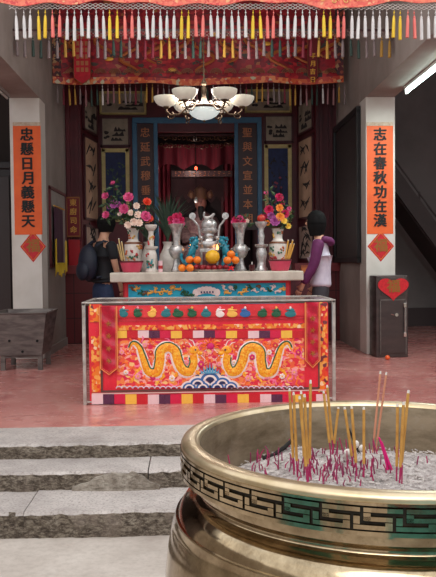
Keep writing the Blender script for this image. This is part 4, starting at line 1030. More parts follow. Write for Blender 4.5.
o = MB().box(-2.05, -1.66, 8.45, 8.86, .55, .66).build('burnt_paper_ash', mat('dark_ash', (60, 56, 54), .95, c2=(96, 90, 86), scale=20, bump=.6)); tag(o, 'dark burnt paper ash lying inside the iron trough', 'ash', kind='stuff')
# ================================================================ STEEL DONATION BOX at right
t = thing('donation_box', 'dark steel donation box standing against the right pillar', 'box', (2.38, 9.1, FZ))
DST = mat('dark_stainless_steel', (98, 88, 86), .3, .85, c2=(78, 70, 70), scale=2.5, stretch=(1, 1, 3), rough2=.45)
wb(MB().box(2.19, 2.575, 9.06, 9.39, FZ, 1.325), 'body', DST, t, bevel=.008)
d = wb(MB().box(2.245, 2.545, 9.048, 9.058, .40, 1.03), 'door', DST, t, bevel=.004)
wb(MB().box(2.25, 2.54, 9.052, 9.06, 1.09, 1.30), 'slot_panel', DST, t, bevel=.004)
fr = MB().box(2.235, 2.247, 9.044, 9.058, .39, 1.04).box(2.543, 2.555, 9.044, 9.058, .39, 1.04).box(2.235, 2.555, 9.044, 9.058, 1.03, 1.042)
wb(fr, 'door_edge', STEEL, t)
h = wb(MB().tube([(2.527, 9.02, .64), (2.527, 9.02, .97)], .008, 8), 'handle', mat('bright_chrome', (220, 216, 212), .15, 1), d, smooth=60)
for z_m in (.60, .95): wb(MB().box(2.51, 2.545, 9.01, 9.05, z_m, z_m+.05), 'handle_mount', mat('bright_chrome', (220, 216, 212)), h, bevel=.003)
wb(MB().tube([(2.43, 9.02, .86), (2.43, 9.05, .86)], [.02, .022], 14).tube([(2.40, 9.03, .858), (2.36, 9.02, .872)], .006, 6), 'lock', mat('bright_chrome', (220, 216, 212)), d, smooth=60)
t = thing('paper_heart', 'red heart shaped paper with gold character on the steel box', 'paper decoration', (2.395, 9.045, 1.16))
pts = []
for i in range(40):
    a = 2*pi*i/40; x = 16*sin(a)**3; z = 13*cos(a)-5*cos(2*a)-2*cos(3*a)-cos(4*a); pts.append((x/16*.185, 0, z/17*.16+.02))
MB().prism(pts, (0, -.004, 0)).build('paper', RPAP, t)
glyphs('福', .16, 'character', mat('old_gold_ink', (150, 96, 40)), t, (.0, -.007, .03), .002, .006)
o = MB().ball((0, 0, .028), (.03, .03, .028), 12, 8).build('orange_candle_cup', mat('orange_glass', (236, 96, 44), .3), smooth=True); p = atZ(387.5, 360, FZ); o.location = (p.x, p.y, FZ)
tag(o, 'small orange ball shaped cup on the floor before the steel box', 'cup')

# two unseen teal tables, added to give the burner's rim its teal reflections
for x0_, x1_, lab in ((-2.3, -.72, 'long unseen teal table added for the reflection at the left of the burner rim pattern'), (.16, 1.3, 'short unseen teal table added for the reflection at the right of the burner rim pattern')):
    t = thing('teal_reflector_table', lab, 'table', ((x0_+x1_)/2, .1, 0), 0); w_ = (x1_-x0_)/2
    MB().box(-w_, w_, -.3, .3, .80, .84).build('tabletop', TEALP, t, bevel=.006)
    for sx in (-w_+.03, w_-.08):
        for sy in (-.27, .21): MB().box(sx, sx+.05, sy, sy+.05, 0, .80).build('leg', TEALP, t)
    MB().box(-w_+.02, w_-.02, .26, .28, .20, .80).build('front_panel', TEALP, t)
    MB().box(-w_-.005, w_+.005, .3, .31, .795, .845).build('red_edge', mat('red_frame_paint', (140, 26, 30)), t)
# ================================================================ THINGS ON THE ALTAR
PORC = mat('white_porcelain', (226, 218, 210), .25, c2=(206, 196, 188), scale=12)
def ax(px_, Y): return atY(px_, 268, Y).x
def az(py_, Y, px_=205): return atY(px_, py_, Y).z
def deco(mb_parent, r_at, z0, z1, n, seed, mats, front=(-2.9, -.2)):
    R = random.Random(seed)
    for k in range(n):
        a = R.uniform(*front); z = R.uniform(z0, z1); r = r_at(z)+.001; m_ = MB()
        for j in range(4):
            da = R.uniform(-.02, .02)/max(r, .02); dz = R.uniform(-.02, .02)
            m_.ball((r*cos(a+da), r*sin(a+da), z+dz), R.uniform(.008, .014), 6, 4)
        m_.build('painted_motif', mats[k % len(mats)], mb_parent, smooth=True)
PNT = [mat('glaze_rust', (190, 96, 50), .4), mat('glaze_green', (60, 110, 84), .4), mat('glaze_gold', (206, 160, 80), .4), mat('glaze_red', (176, 40, 44), .4)]
# flower heads
def flower_mesh(r, m, nm='flower', open_=1.0):
    q = MB(); R = random.Random(int(r*9999)+len(nm))
    for ring, (n, rr, tilt, s) in enumerate(((5, .15, 1.25, .55), (7, .3, .85, .8), (9, .45, .35, 1))):
        for k in range(n):
            a = 2*pi*k/n+ring*.4+R.uniform(-.1, .1); L = r*s; w = r*.42*s; cc, ss = cos(a), sin(a)
            def pt(l, wd, up): return (cc*l-ss*wd, ss*l+cc*wd, up)
            t_ = tilt; b = r*rr*.3; e = b+L*cos(t_); hz = L*sin(t_)
            vs = [pt(b, 0, 0), pt(b+(e-b)*.55, -w, hz*.5), pt(e, -w*.5, hz*.95), pt(e*1.04, 0, hz*.9), pt(e, w*.5, hz*.95), pt(b+(e-b)*.55, w, hz*.5), pt(b+(e-b)*.55, 0, hz*.4)]
            q.add(vs, [(0, 1, 6), (1, 2, 3, 6), (6, 3, 4, 5), (0, 6, 5)])
    q.ball((0, 0, r*.1), r*.2, 6, 4); return q
FL = dict(p=mat('pink_petals', (222, 92, 142), .6, c2=(196, 60, 116), scale=40), m=mat('magenta_petals', (206, 30, 92), .6, c2=(180, 20, 76), scale=40), w=mat('cream_petals', (240, 214, 200), .6), r=mat('scarlet_petals', (222, 62, 36), .6), o=mat('orange_petals', (240, 150, 60), .6), y=mat('yellow_petals', (240, 200, 80), .6), v=mat('orchid_petals', (170, 80, 150), .6))
LEAF = mat('silk_leaf_green', (64, 88, 54), .6, c2=(40, 62, 38), scale=20); PLEAF = mat('pale_leaf_green', (120, 140, 84), .6)
PROT = {}
def bouquet(lab, base, heads, leaves, seed, nm='flower_bouquet', stem_pts=None, dead=0):
    t = thing(nm, lab, 'flowers', base, 0); R = random.Random(seed); B = Vector(base); q = MB()
    for (px_, py_, c, r, dy) in heads:
        p = atY(px_, py_, B.y+dy)-B
        r = r*.86; key = (c, round(r, 3))
        if key not in PROT: PROT[key] = flower_mesh(r, None).build('flower', FL[c], t, smooth=False); f = PROT[key]
        else: f = PROT[key].copy(); COL.objects.link(f); f.parent = t
        f.location = p; d = Vector((p.x*1.2, -.8+R.uniform(-.3, .3), max(.1, p.z)*.6+R.uniform(-.1, .3))); f.rotation_euler = d.to_track_quat('Z', 'Y').to_euler()
        q.tube([(0, 0, 0), (p.x*.3, p.y*.3, p.z*.6), (p.x, p.y+.02, p.z)], .003, 4)
    for k in range(leaves):
        a = R.choice(heads); p = (atY(a[0]+R.uniform(-4, 4), a[1]+R.uniform(-4, 5), B.y+a[4]+.03)-B)*R.uniform(.6, 1.03); 
        dr = Vector((R.uniform(-1, 1), R.uniform(-1, .3), R.uniform(-.4, 1))).normalized(); s_ = dr.cross(Vector((0, 1, .2))).normalized(); L = R.uniform(.05, .10)
        q.add([p, p+dr*L*.4+s_*L*.2, p+dr*L, p+dr*L*.4-s_*L*.2, p+dr*L*.45+Vector((0, -.008, 0))], [(0, 1, 4), (1, 2, 4), (2, 3, 4), (3, 0, 4)])
    q.build('leaves', LEAF, t); return t
# ---- left group: flower vase behind pink bowl
def vase(lab, pxc, Y, ytop, seed):
    x = ax(pxc, Y); h = az(ytop, Y, pxc)-AZ; t = thing('porcelain_vase', lab, 'vase', (x, Y, AZ), 0, 'tall painted flower vases')
    k = h/.46
    pr = [(.06, 0), (.075, .015), (.082, .06), (.093, .12), (.098, .20), (.097, .285), (.088, .31), (.058, .325), (.05, .35), (.052, .40), (.064, .44), (.074, .46), (.066, .46), (.045, .40), (.042, .34)]
    MB().lathe([(r, z*k) for r, z in pr], 32).build('body', PORC, t, smooth=60)
    MB().lathe([(.099, .292*k), (.0995, .30*k), (.088, .313*k)], 32).lathe([(.0755, .455*k), (.076, .462*k), (.068, .464*k)], 32, cap=False).build('brown_band', mat('glaze_brown', (120, 70, 44), .4), t, smooth=True)
    deco(t, lambda z: .0975, .13*k, .27*k, 9, seed, PNT); deco(t, lambda z: .054, .36*k, .42*k, 3, seed+1, PNT)
    return x, t, h
xv, tv, hv = vase('white porcelain vase with rust painted figures, behind the left pink bowl', 133.5, 8.36, 228, 3)
bouquet('mixed pink, cream and scarlet flower spray in the left porcelain vase', (xv, 8.36, AZ+hv-.03),
    [(105.5, 196, 'p', .045, -.02), (128.5, 197.5, 'p', .06, -.06), (124, 209, 'p', .058, -.08), (106, 215, 'p', .045, -.03), (114, 204.5, 'v', .05, 0), (145.5, 216.5, 'p', .062, -.10), (147, 202, 'r', .05, 0), (136.5, 206, 'w', .04, -.04), (131, 213, 'w', .04, -.08), (138, 215, 'w', .045, -.11), (134, 222, 'w', .045, -.13), (139, 223, 'w', .045, -.13), (128, 225, 'w', .042, -.12), (150, 218.5, 'r', .04, -.03), (113, 183, 'p', .028, 0), (120, 214, 'w', .03, -.05), (119, 205, 'v', .04, .02), (110, 207, 'v', .035, .03)], 150, 3)
xv, tv, hv = vase('white porcelain vase with rust painted figures, behind the right pink bowl', 278, 8.36, 228, 5)
bouquet('mixed magenta, orchid and orange flower spray in the right porcelain vase', (xv, 8.36, AZ+hv-.03),
    [(269, 210, 'm', .055, -.05), (279, 197.5, 'm', .05, 0), (285, 214, 'm', .05, -.04), (275, 221, 'v', .06, -.10), (280, 217, 'o', .05, -.10), (267, 223, 'o', .035, -.06), (284, 221, 'y', .038, -.10), (279.5, 208, 'o', .045, -.05), (266, 193, 'p', .026, 0), (288, 226, 'y', .036, -.05), (271, 216, 'v', .045, -.07), (265, 217, 'm', .035, -.02), (289, 209, 'p', .03, 0), (282, 203, 'm', .035, .02)], 120, 7)
PNKG = mat('pink_glazed_pot', (222, 84, 108), .35, c2=(204, 66, 94), scale=6)
def bowl(lab, pxc, Y):
    x = ax(pxc, Y); t = thing('pink_bowl', lab, 'bowl', (x, Y, AZ), 0, 'pink incense bowls')
    MB().lathe([(.085, 0), (.092, .01), (.10, .03), (.118, .095), (.122, .115), (.114, .115), (.108, .095), (.08, .04), (.0001, .03)], 32).build('body', PNKG, t, smooth=60)
    MB().lathe([(.121, .105), (.127, .11), (.127, .12), (.119, .122)], 32, cap=False).build('rim', mat('dark_pot_rim', (110, 50, 56), .5), t, smooth=60)
    o = MB().lathe([(.105, .09), (.0001, .095)], 24).build('sand', mat('bowl_sand', (150, 130, 118), .95, bump=.5, scale=40), t)
    return x
xb = bowl('pink glazed bowl at the left end of the altar', 131.5, 8.16)
xc = bowl('pink glazed bowl at the right end of the altar', 280, 8.16)
for k, (dx, tx, lab) in enumerate(((-.085, -.13, 'left of the three joss sticks leaning in the left pink bowl'), (-.07, -.10, 'middle of the three joss sticks leaning in the left pink bowl'), (-.095, -.145, 'outer thin joss stick in the left pink bowl'))):
    joss(Vector((xb+dx, 8.15+.01*k, AZ+.09)), Vector((xb+tx, 8.15+.01*k, AZ+.36-.03*k)), lab, r=.007, grp='joss sticks on the altar', tan=mat('pale_joss_paste', (206, 176, 120), .8))
for k, (dx, tx, lab) in enumerate(((.05, .09, 'left of the four joss sticks leaning in the right pink bowl'), (.065, .115, 'second of the four joss sticks in the right pink bowl'), (.08, .14, 'third of the four joss sticks in the right pink bowl'), (.09, .155, 'outermost joss stick in the right pink bowl'))):
    joss(Vector((xc+dx, 8.15+.008*k, AZ+.09)), Vector((xc+tx, 8.15+.008*k, AZ+.33-.04*(k % 2))), lab, r=.008, grp='joss sticks on the altar', tan=mat('golden_joss_paste', (214, 160, 74), .8))
# ---- candlesticks
def stick(lab, pxc, Y, top, m, seed, painted, extra=None):
    x = ax(pxc, Y); h = az(top, Y, pxc)-AZ; t = thing('altar_candlestick', lab, 'candlestick', (x, Y, AZ)); k = h/.46
    sq = 4 if not painted else 8
    base = MB().lathe([(.065, 0), (.068, .02), (.05, .04), (.045, .09), (.055, .13), (.06, .17), (.05, .2), (.045, .22)], 20 if painted else 8)
    tray = MB().lathe([(.045, .215), (.072, .235), (.074, .25), (.05, .252)], 24)
    neck = MB().lathe([(.03, .25), (.028, .29), (.036, .33), (.026, .37), (.03, .4)], 16)
    cup = MB().lathe([(.03, .4), (.058, .43), (.066, .455), (.066, .462), (.03, .462)], 24)
    for nm, mb in (('base', base), ('drip_tray', tray), ('neck', neck), ('cup', cup)):
        mb.v = [(a, b, c*k) for a, b, c in mb.v]; mb.build(nm, m, t, smooth=50)
    if painted: deco(t, lambda z: .055, .05, .19, 6, seed, [mat('glaze_turquoise', (50, 150, 160), .4), PNT[3], PNT[1]]); deco(t, lambda z: .03, .29, .38, 4, seed+2, [PNT[3], PNT[2]])
    return x, h
x, h = stick('painted white porcelain candlestick left of the pewter vases', 151.5, 8.22, 225, PORC, 4, True)
x, h = stick('pewter candlestick holding a round red apple, right of the pewter vases', 261.5, 8.22, 222, SILV, 5, False)
o = MB().ball((0, 0, .038), (.044, .044, .04), 16, 10).tube([(0, 0, .07), (.004, 0, .09)], .003, 5).build('red_apple', mat('red_orange_apple', (200, 62, 40), .35, c2=(176, 30, 34), scale=14), smooth=True); o.location = (x, 8.22, AZ+h); tag(o, 'round red apple on top of the right pewter candlestick', 'apple')
# ---- pewter beaker vases
def gu(lab, pxc, top):
    Y = 8.30; x = ax(pxc, Y); h = az(top, Y, pxc)-AZ; t = thing('pewter_vase', lab, 'vase', (x, Y, AZ), 0, 'pewter trumpet vases'); k = h/.48
    MB().lathe([(r, z*k) for r, z in [(.062, 0), (.066, .015), (.058, .03), (.044, .06), (.036, .11), (.036, .13)]], 8).build('foot', SILV, t, smooth=40)
    MB().lathe([(r, z*k) for r, z in [(.04, .13), (.062, .15), (.078, .18), (.084, .21), (.08, .24), (.06, .262), (.04, .27)]], 24).build('belly', SILV, t, smooth=60)
    MB().lathe([(r, z*k) for r, z in [(.04, .27), (.038, .31), (.043, .36), (.056, .42), (.085, .465), (.092, .475), (.092, .48), (.078, .478), (.04, .4)]], 28).build('trumpet_neck', SILV, t, smooth=60)
    m_ = MB()
    for s_ in (-1, 1):
        m_.tube([(s_*(.084+.018*(1-i/12)*cos(i*.7)), 0, (.215+.018*(1-i/12)*sin(i*.7))*k) for i in range(10)], .005, 5)
    m_.build('ring_handle', SILV, t, smooth=True)
    return x, Y, AZ+h
x, Y, z = gu('pewter trumpet vase with magenta blossoms, left of the altar centre', 177, 224)
bouquet('cluster of magenta blossoms in the left pewter vase', (x, Y, z-.02), [(171, 219.5, 'm', .04, -.02), (176, 217, 'm', .045, -.04), (181, 220, 'm', .042, -.03), (176, 222, 'p', .045, -.06), (179, 215.5, 'm', .035, 0), (171.5, 223, 'm', .035, -.04), (182, 223.5, 'p', .035, -.03)], 14, 9)
x, Y, z = gu('pewter trumpet vase with pink blossoms and leaves, right of the altar centre', 240.5, 223)
bouquet('cluster of pink blossoms with green leaves in the right pewter vase', (x, Y, z-.02), [(235, 219.5, 'm', .036, -.02), (240, 218.5, 'p', .04, -.04), (243, 221.5, 'm', .036, -.05), (237, 222.5, 'm', .034, -.05), (247, 221, 'w', .026, -.02), (233, 222, 'p', .026, -.02)], 40, 10)
# ---- pewter censer with curled handles and lion lid
Y = 8.34; x = ax(209.5, Y); t = thing('pewter_censer', 'tall pewter censer with curled handles and lion lid at the altar centre', 'censer', (x, Y, AZ)); z_ = lambda py: az(py, Y)-AZ
m_ = MB()
for a in ((-.085, -.05), (.085, -.05), (-.085, .05), (.085, .05)): m_.tube([(a[0]*1.15, a[1], 0), (a[0]*1.05, a[1], .05), (a[0], a[1], z_(250))], [.018, .012, .016], 8)
m_.box(-.10, .10, -.06, .06, 0, .02).box(-.105, .105, -.07, .07, z_(252), z_(249)); m_.build('stand', SILV, t, bevel=.003)
MB().lathe([(.09, z_(249)), (.105, z_(247)), (.11, z_(244)), (.10, z_(241.5)), (.06, z_(241)), (.05, z_(239)), (.075, z_(237)), (.085, z_(236))], 8, sy=.75).build('bowl', SILV, t, smooth=40)
MB().lathe([(.055, z_(236)), (.05, z_(234)), (.075, z_(233)), (.09, z_(231)), (.088, z_(229)), (.075, z_(228.5)), (.082, z_(226)), (.086, z_(224)), (.07, z_(221)), (.045, z_(219.5)), (.03, z_(219))], 24, sy=.8).build('lid', SILV, t, smooth=50)
for s_ in (-1, 1):
    P_ = [(s_*.07, 0, z_(243)), (s_*.10, 0, z_(238)), (s_*.105, 0, z_(231)), (s_*.115, 0, z_(226)), (s_*.15, 0, z_(222)), (s_*.175, 0, z_(219))]
    h = MB().tube(P_, [.015, .012, .012, .012, .012, .013], 8)
    cx, cz = s_*.178, z_(216); h.tube([(cx+s_*.0+.03*(1-i/18)*cos(-pi/2+s_*i*.6), -.004, cz+.03*(1-i/18)*sin(-pi/2+s_*i*.6)) for i in range(15)], .010, 7); h.tube([(cx, -.012, cz), (cx, .012, cz)], .036, 16)
    h.build('curled_handle', SILV, t, smooth=50)
    q = MB().ball((s_*.085, -.02, z_(238)), (.025, .02, .02), 8, 6).tube([(s_*.06, -.01, z_(245)), (s_*.12, -.01, z_(243)), (s_*.125, -.01, z_(239))], .008, 6); q.build('side_ornament', SILV, t, smooth=True)
def grow(verts, edges, radii, roots, name, m, parent=None, levels=1, smooth_shade=True):
    me = bpy.data.meshes.new(name); me.from_pydata([tuple(v) for v in verts], edges, []); o = bpy.data.objects.new(name, me); COL.objects.link(o)
    md = o.modifiers.new('skin', 'SKIN'); md.use_smooth_shade = True; md.branch_smoothing = .6
    for i, sv in enumerate(me.skin_vertices[0].data):
        r = radii[i]; sv.radius = r if isinstance(r, tuple) else (r, r); sv.use_root = i in roots
    sb = o.modifiers.new('sub', 'SUBSURF'); sb.levels = levels; sb.render_levels = levels
    bpy.context.view_layer.update(); dg = bpy.context.evaluated_depsgraph_get()
    m2 = bpy.data.meshes.new_from_object(o.evaluated_get(dg)); bpy.data.objects.remove(o); m2.materials.clear(); m2.materials.append(m)
    m2.polygons.foreach_set('use_smooth', [True]*len(m2.polygons))
    ob = bpy.data.objects.new(name, m2); COL.objects.link(ob)
    if parent: ob.parent = parent
    return ob
l = grow([(-.05, 0, z_(218)), (0, 0, z_(217.5)), (.035, 0, z_(216)), (.05, 0, z_(214)), (.07, 0, z_(214)), (-.06, 0, z_(215)), (-.045, 0, z_(211.5)), (.03, 0, z_(219.5)), (-.045, 0, z_(219.5))], [(0, 1), (1, 2), (2, 3), (3, 4), (0, 5), (5, 6), (2, 7), (0, 8)], [.018, .018, .02, .022, .012, .01, .016, .008, .01], {1}, 'lion_finial', SILV, t)
# ---- turquoise guardian lions
TURQ = mat('turquoise_glaze', (20, 136, 158), .18, c2=(12, 112, 136), scale=14, coat=.5)
def lion(lab, pxc, s_):
    Y = 8.2; t = thing('guardian_lion', lab, 'figurine', (ax(pxc, Y), Y, AZ), 0, 'turquoise guardian lions')
    V = [(-.045, 0, .09), (-.02, 0, .15), (.015, 0, .21), (.03, 0, .265), (.045, -.005, .30), (.085, -.005, .295), (.02, -.03, .15), (.03, -.035, .07), (.045, -.035, .015), (.02, .03, .15), (.03, .035, .07), (.045, .035, .015), (-.05, -.035, .06), (-.01, -.05, .05), (.0, -.05, .015), (-.05, .035, .06), (-.01, .05, .05), (.0, .05, .015), (-.085, 0, .07), (-.11, 0, .12), (-.10, 0, .17)]
    E_ = [(0, 1), (1, 2), (2, 3), (3, 4), (4, 5), (2, 6), (6, 7), (7, 8), (2, 9), (9, 10), (10, 11), (0, 12), (12, 13), (13, 14), (0, 15), (15, 16), (16, 17), (0, 18), (18, 19), (19, 20)]
    Rr = [.055, .052, .05, .042, .046, .03, .024, .02, .024, .024, .02, .024, .034, .026, .02, .034, .026, .02, .02, .018, .02]
    b = grow([(s_*x, y, z+.03) for x, y, z in V], E_, Rr, {0}, 'body', TURQ, t, 2)
    q = MB(); R = random.Random(5)
    for k in range(26):
        a = R.uniform(0, 6.28); zz = R.uniform(.24, .37); q.ball((s_*(.02+.042*cos(a)), .045*sin(a), zz), R.uniform(.011, .017), 7, 5)
    q.build('curly_mane', TURQ, t, smooth=True)
    MB().box(-.085 if s_ > 0 else -.07, .07 if s_ > 0 else .085, -.05, .05, 0, .03).build('plinth', TURQ, t, bevel=.006)
    q = MB()
    for d in (-.02, .02): q.ball((s_*.082, d-.005, .345), .008, 6, 5)
    q.build('eye', mat('cream_glaze', (230, 214, 190), .3), t)
lion('turquoise glazed guardian lion left of the pewter censer', 191.5, 1)
lion('turquoise glazed guardian lion right of the pewter censer', 226.5, -1)
# ---- fruit
PLT = thing('offering_plate', 'wide white plate of fruit at the front of the altar', 'plate', (ax(211, 8.12), 8.12, AZ))
MB().lathe([(.12, 0), (.13, .004), (.2, .018), (.205, .022), (.195, .022), (.13, .010), (.0001, .009)], 40, sy=.5).build('dish', PORC, PLT, smooth=60)
REDF = mat('dark_red_fruit', (160, 20, 36), .3, c2=(120, 10, 26), scale=20)
xp = ax(211, 8.12); ap = None
for k in range(17):
    row = k//6; x = xp-.155+.062*(k % 6)+.0*row; y = 8.062+.055*row
    if row == 2: x = xp-.124+.062*(k % 6)
    o = MB().ball((0, 0, .027), (.030, .030, .027), 12, 8).tube([(0, 0, .05), (.003, 0, .062)], .002, 4).build('red_plum', REDF, smooth=True) if ap is None else ap.copy()
    if ap is None: ap = o
    else: COL.objects.link(o)
    o.location = (x, y, AZ+.012+.004*abs(k % 6-2.5)); o.rotation_euler = (0, 0, k); tag(o, 'small dark red fruit in the layer on the white plate', 'fruit', 'dark red fruit on the white plate')
ORG = bpy.data.materials.new('orange_peel'); nt = NT(ORG); nn = nt.noise(60, 3, .5); nt.color(nt.ramp(nt.noise(8), [(.3, (238, 112, 20)), (.7, (246, 142, 36))])); nt.b.inputs['Roughness'].default_value = .42; nt.bump(nn, .25, .002)
ora = MB().ball((0, 0, 0), (.043, .043, .040), 20, 14)
op = None
for (a, b, Y, lab) in ((182.0, 267, 8.10, 'leftmost orange resting directly on the altar slab'), (190, 267, 8.06, 'orange on the slab between the leftmost orange and the plate'), (189.6, 259.8, 8.11, 'orange stacked above the two oranges on the slab, left'), (197.3, 260, 8.08, 'upper orange next to the left side of the big pomelo'), (227.4, 260.3, 8.06, 'lower left orange of the right hand trio'), (235.5, 260.2, 8.08, 'lower right orange of the right hand trio'), (231, 254.3, 8.10, 'orange on top of the right hand trio')):
    if op is None: o = op = ora.build('orange', ORG, smooth=True); MB().ball((0, 0, .040), (.006, .006, .003), 6, 4).build('stem_scar', PLEAF, o)
    else: o = copy_tree(op)
    o.location = atY(a, b, Y); o.rotation_euler = (rnd(-.3, .3), rnd(-.3, .3), rnd(0, 6)); tag(o, lab, 'orange', 'oranges on the altar')
    if b > 266: o.location.z = AZ+.041
o = MB().lathe([(.0001, -.072), (.04, -.066), (.068, -.035), (.077, 0), (.070, .035), (.045, .062), (.015, .074), (.0001, .072)], 28).build('pomelo', mat('yellow_pomelo_rind', (240, 186, 40), .45, c2=(228, 168, 30), scale=10, bump=.15, bscale=60), smooth=True)
o.location = atY(212.5, 257, 8.11); tag(o, 'large round yellow pomelo in the middle of the fruit', 'pomelo')
MB().tube([(0, 0, .07), (.002, 0, .082)], .004, 6).build('stem', PLEAF, o)
o = thing('red_ribbon_bow', 'small bright red ribbon bow at the right of the fruit plate', 'ribbon', (ax(231, 8.03), 8.03, AZ))
m_ = MB()
for a in (-.6, .5, 1.4, 2.3, 3.6): m_.tube([(0, 0, .03), (.02*cos(a), 0, .03+.02*sin(a)), (.04*cos(a), -.005, .03+.035*sin(a)*.9)], [.006, .010, .004], 5)
m_.build('loops', mat('red_ribbon', (220, 20, 36), .5), o)
# ---- oil lamps with small flames
for pxx, lab in ((190.5, 'small glowing oil lamp behind the left turquoise lion'), (217.5, 'small glowing oil lamp beside the right turquoise lion')):
    Y = 8.30 if pxx < 200 else 8.24; o = thing('oil_lamp', lab, 'lamp', (ax(pxx, Y), Y, AZ)); z1 = az(250, Y)-AZ
    MB().lathe([(.03, 0), (.01, .02), (.008, z1-.04), (.022, z1-.02), (.026, z1)], 12).build('stand', SILV, o, smooth=50)
    MB().lathe([(.001, z1), (.012, z1+.012), (.010, z1+.035), (.001, z1+.06)], 8).build('flame', mat('small_flame', (255, 170, 90), .4, emit=(255, 150, 70), es=6), o, smooth=True)
# ---- small cup and jars
o = thing('incense_cup', 'slim pink and white cup right of the painted candlestick', 'cup', (ax(160.5, 8.1), 8.1, AZ))
MB().lathe([(.022, 0), (.024, .01), (.022, .12), (.018, .12), (.0001, .1)], 16).build('cup', mat('pinkish_porcelain', (232, 190, 196), .4), o, smooth=50)
MB().lathe([(.0235, .03), (.0238, .07), (.0235, .07)], 16).build('red_band', mat('glaze_red', (176, 40, 44)), o)
o = thing('small_dark_cup', 'small dark glass cup beside the right pewter vase', 'cup', (ax(252, 8.12), 8.12, AZ)); MB().lathe([(.022, 0), (.03, .02), (.032, .07), (.027, .07), (.02, .02), (.0001, .012)], 16).build('cup', mat('dark_red_glass', (70, 20, 24), .15), o, smooth=50)
MB().tube([(0, 0, .01), (0, 0, .1)], .006, 6).build('candle', PORC, o)
# ---- plants on the side table behind
def strap_plant(lab, px0, n, seed, W_, H_):
    R = random.Random(seed); Y = 9.45; x = atY(px0, 260, Y).x
    v = thing('white_vase', 'tall plain white vase '+lab, 'vase', (x, Y, 1.35), 0); MB().lathe([(.07, 0), (.095, .06), (.11, .15), (.10, .25), (.06, .33), (.05, .37), (.068, .41), (.05, .41), (.04, .36)], 24).build('body', PORC, v, smooth=60)
    t = thing('leafy_plant', 'dark strap leaved plant in the white vase '+lab, 'plant', (x, Y, 1.72))
    m_ = MB()
    for k in range(n):
        a = R.uniform(-1, 1)*W_; L = R.uniform(.6, 1)*H_; b = R.uniform(-.15, .15); w = .016
        m_.grid(lambda u, v_: (a*u*u+w*(v_-.5)*2*sin(pi*min(1, u+.08)), b*u-.01*abs(v_-.5), L*(u-.35*u*u*abs(a)*1.6)), 9, 2)
    m_.build('strap_leaves', mat('dark_strap_leaf', (54, 74, 56), .55, c2=(34, 50, 38), scale=10), t, smooth=True)
strap_plant('behind the left pewter vase', 168, 44, 3, .34, .78)
strap_plant('behind the painted candlestick', 149, 16, 4, .2, .35)
# big pale green leaf by the censer, small jar with box
o = thing('amber_box', 'small amber box at the right end of the dark side table', 'box', (1.40, 9.42, 1.35)); MB().box(-.05, .05, -.04, .04, 0, .10).build('box', mat('amber_card', (176, 96, 44), .6), o, bevel=.004); MB().box(-.053, .053, -.043, .043, .08, .105).build('lid', mat('amber_lid', (146, 70, 40), .6), o)
o = thing('brown_jar', 'dark brown jar on the side table beside the amber box', 'jar', (1.2, 9.42, 1.35)); MB().lathe([(.04, 0), (.055, .04), (.05, .1), (.03, .13), (.034, .15)], 16).build('body', mat('brown_glaze', (60, 34, 30), .3), o, smooth=50); MB().ball((0, 0, .155), (.03, .03, .012), 10, 5).build('lid', mat('brown_glaze', (60, 34, 30)), o)
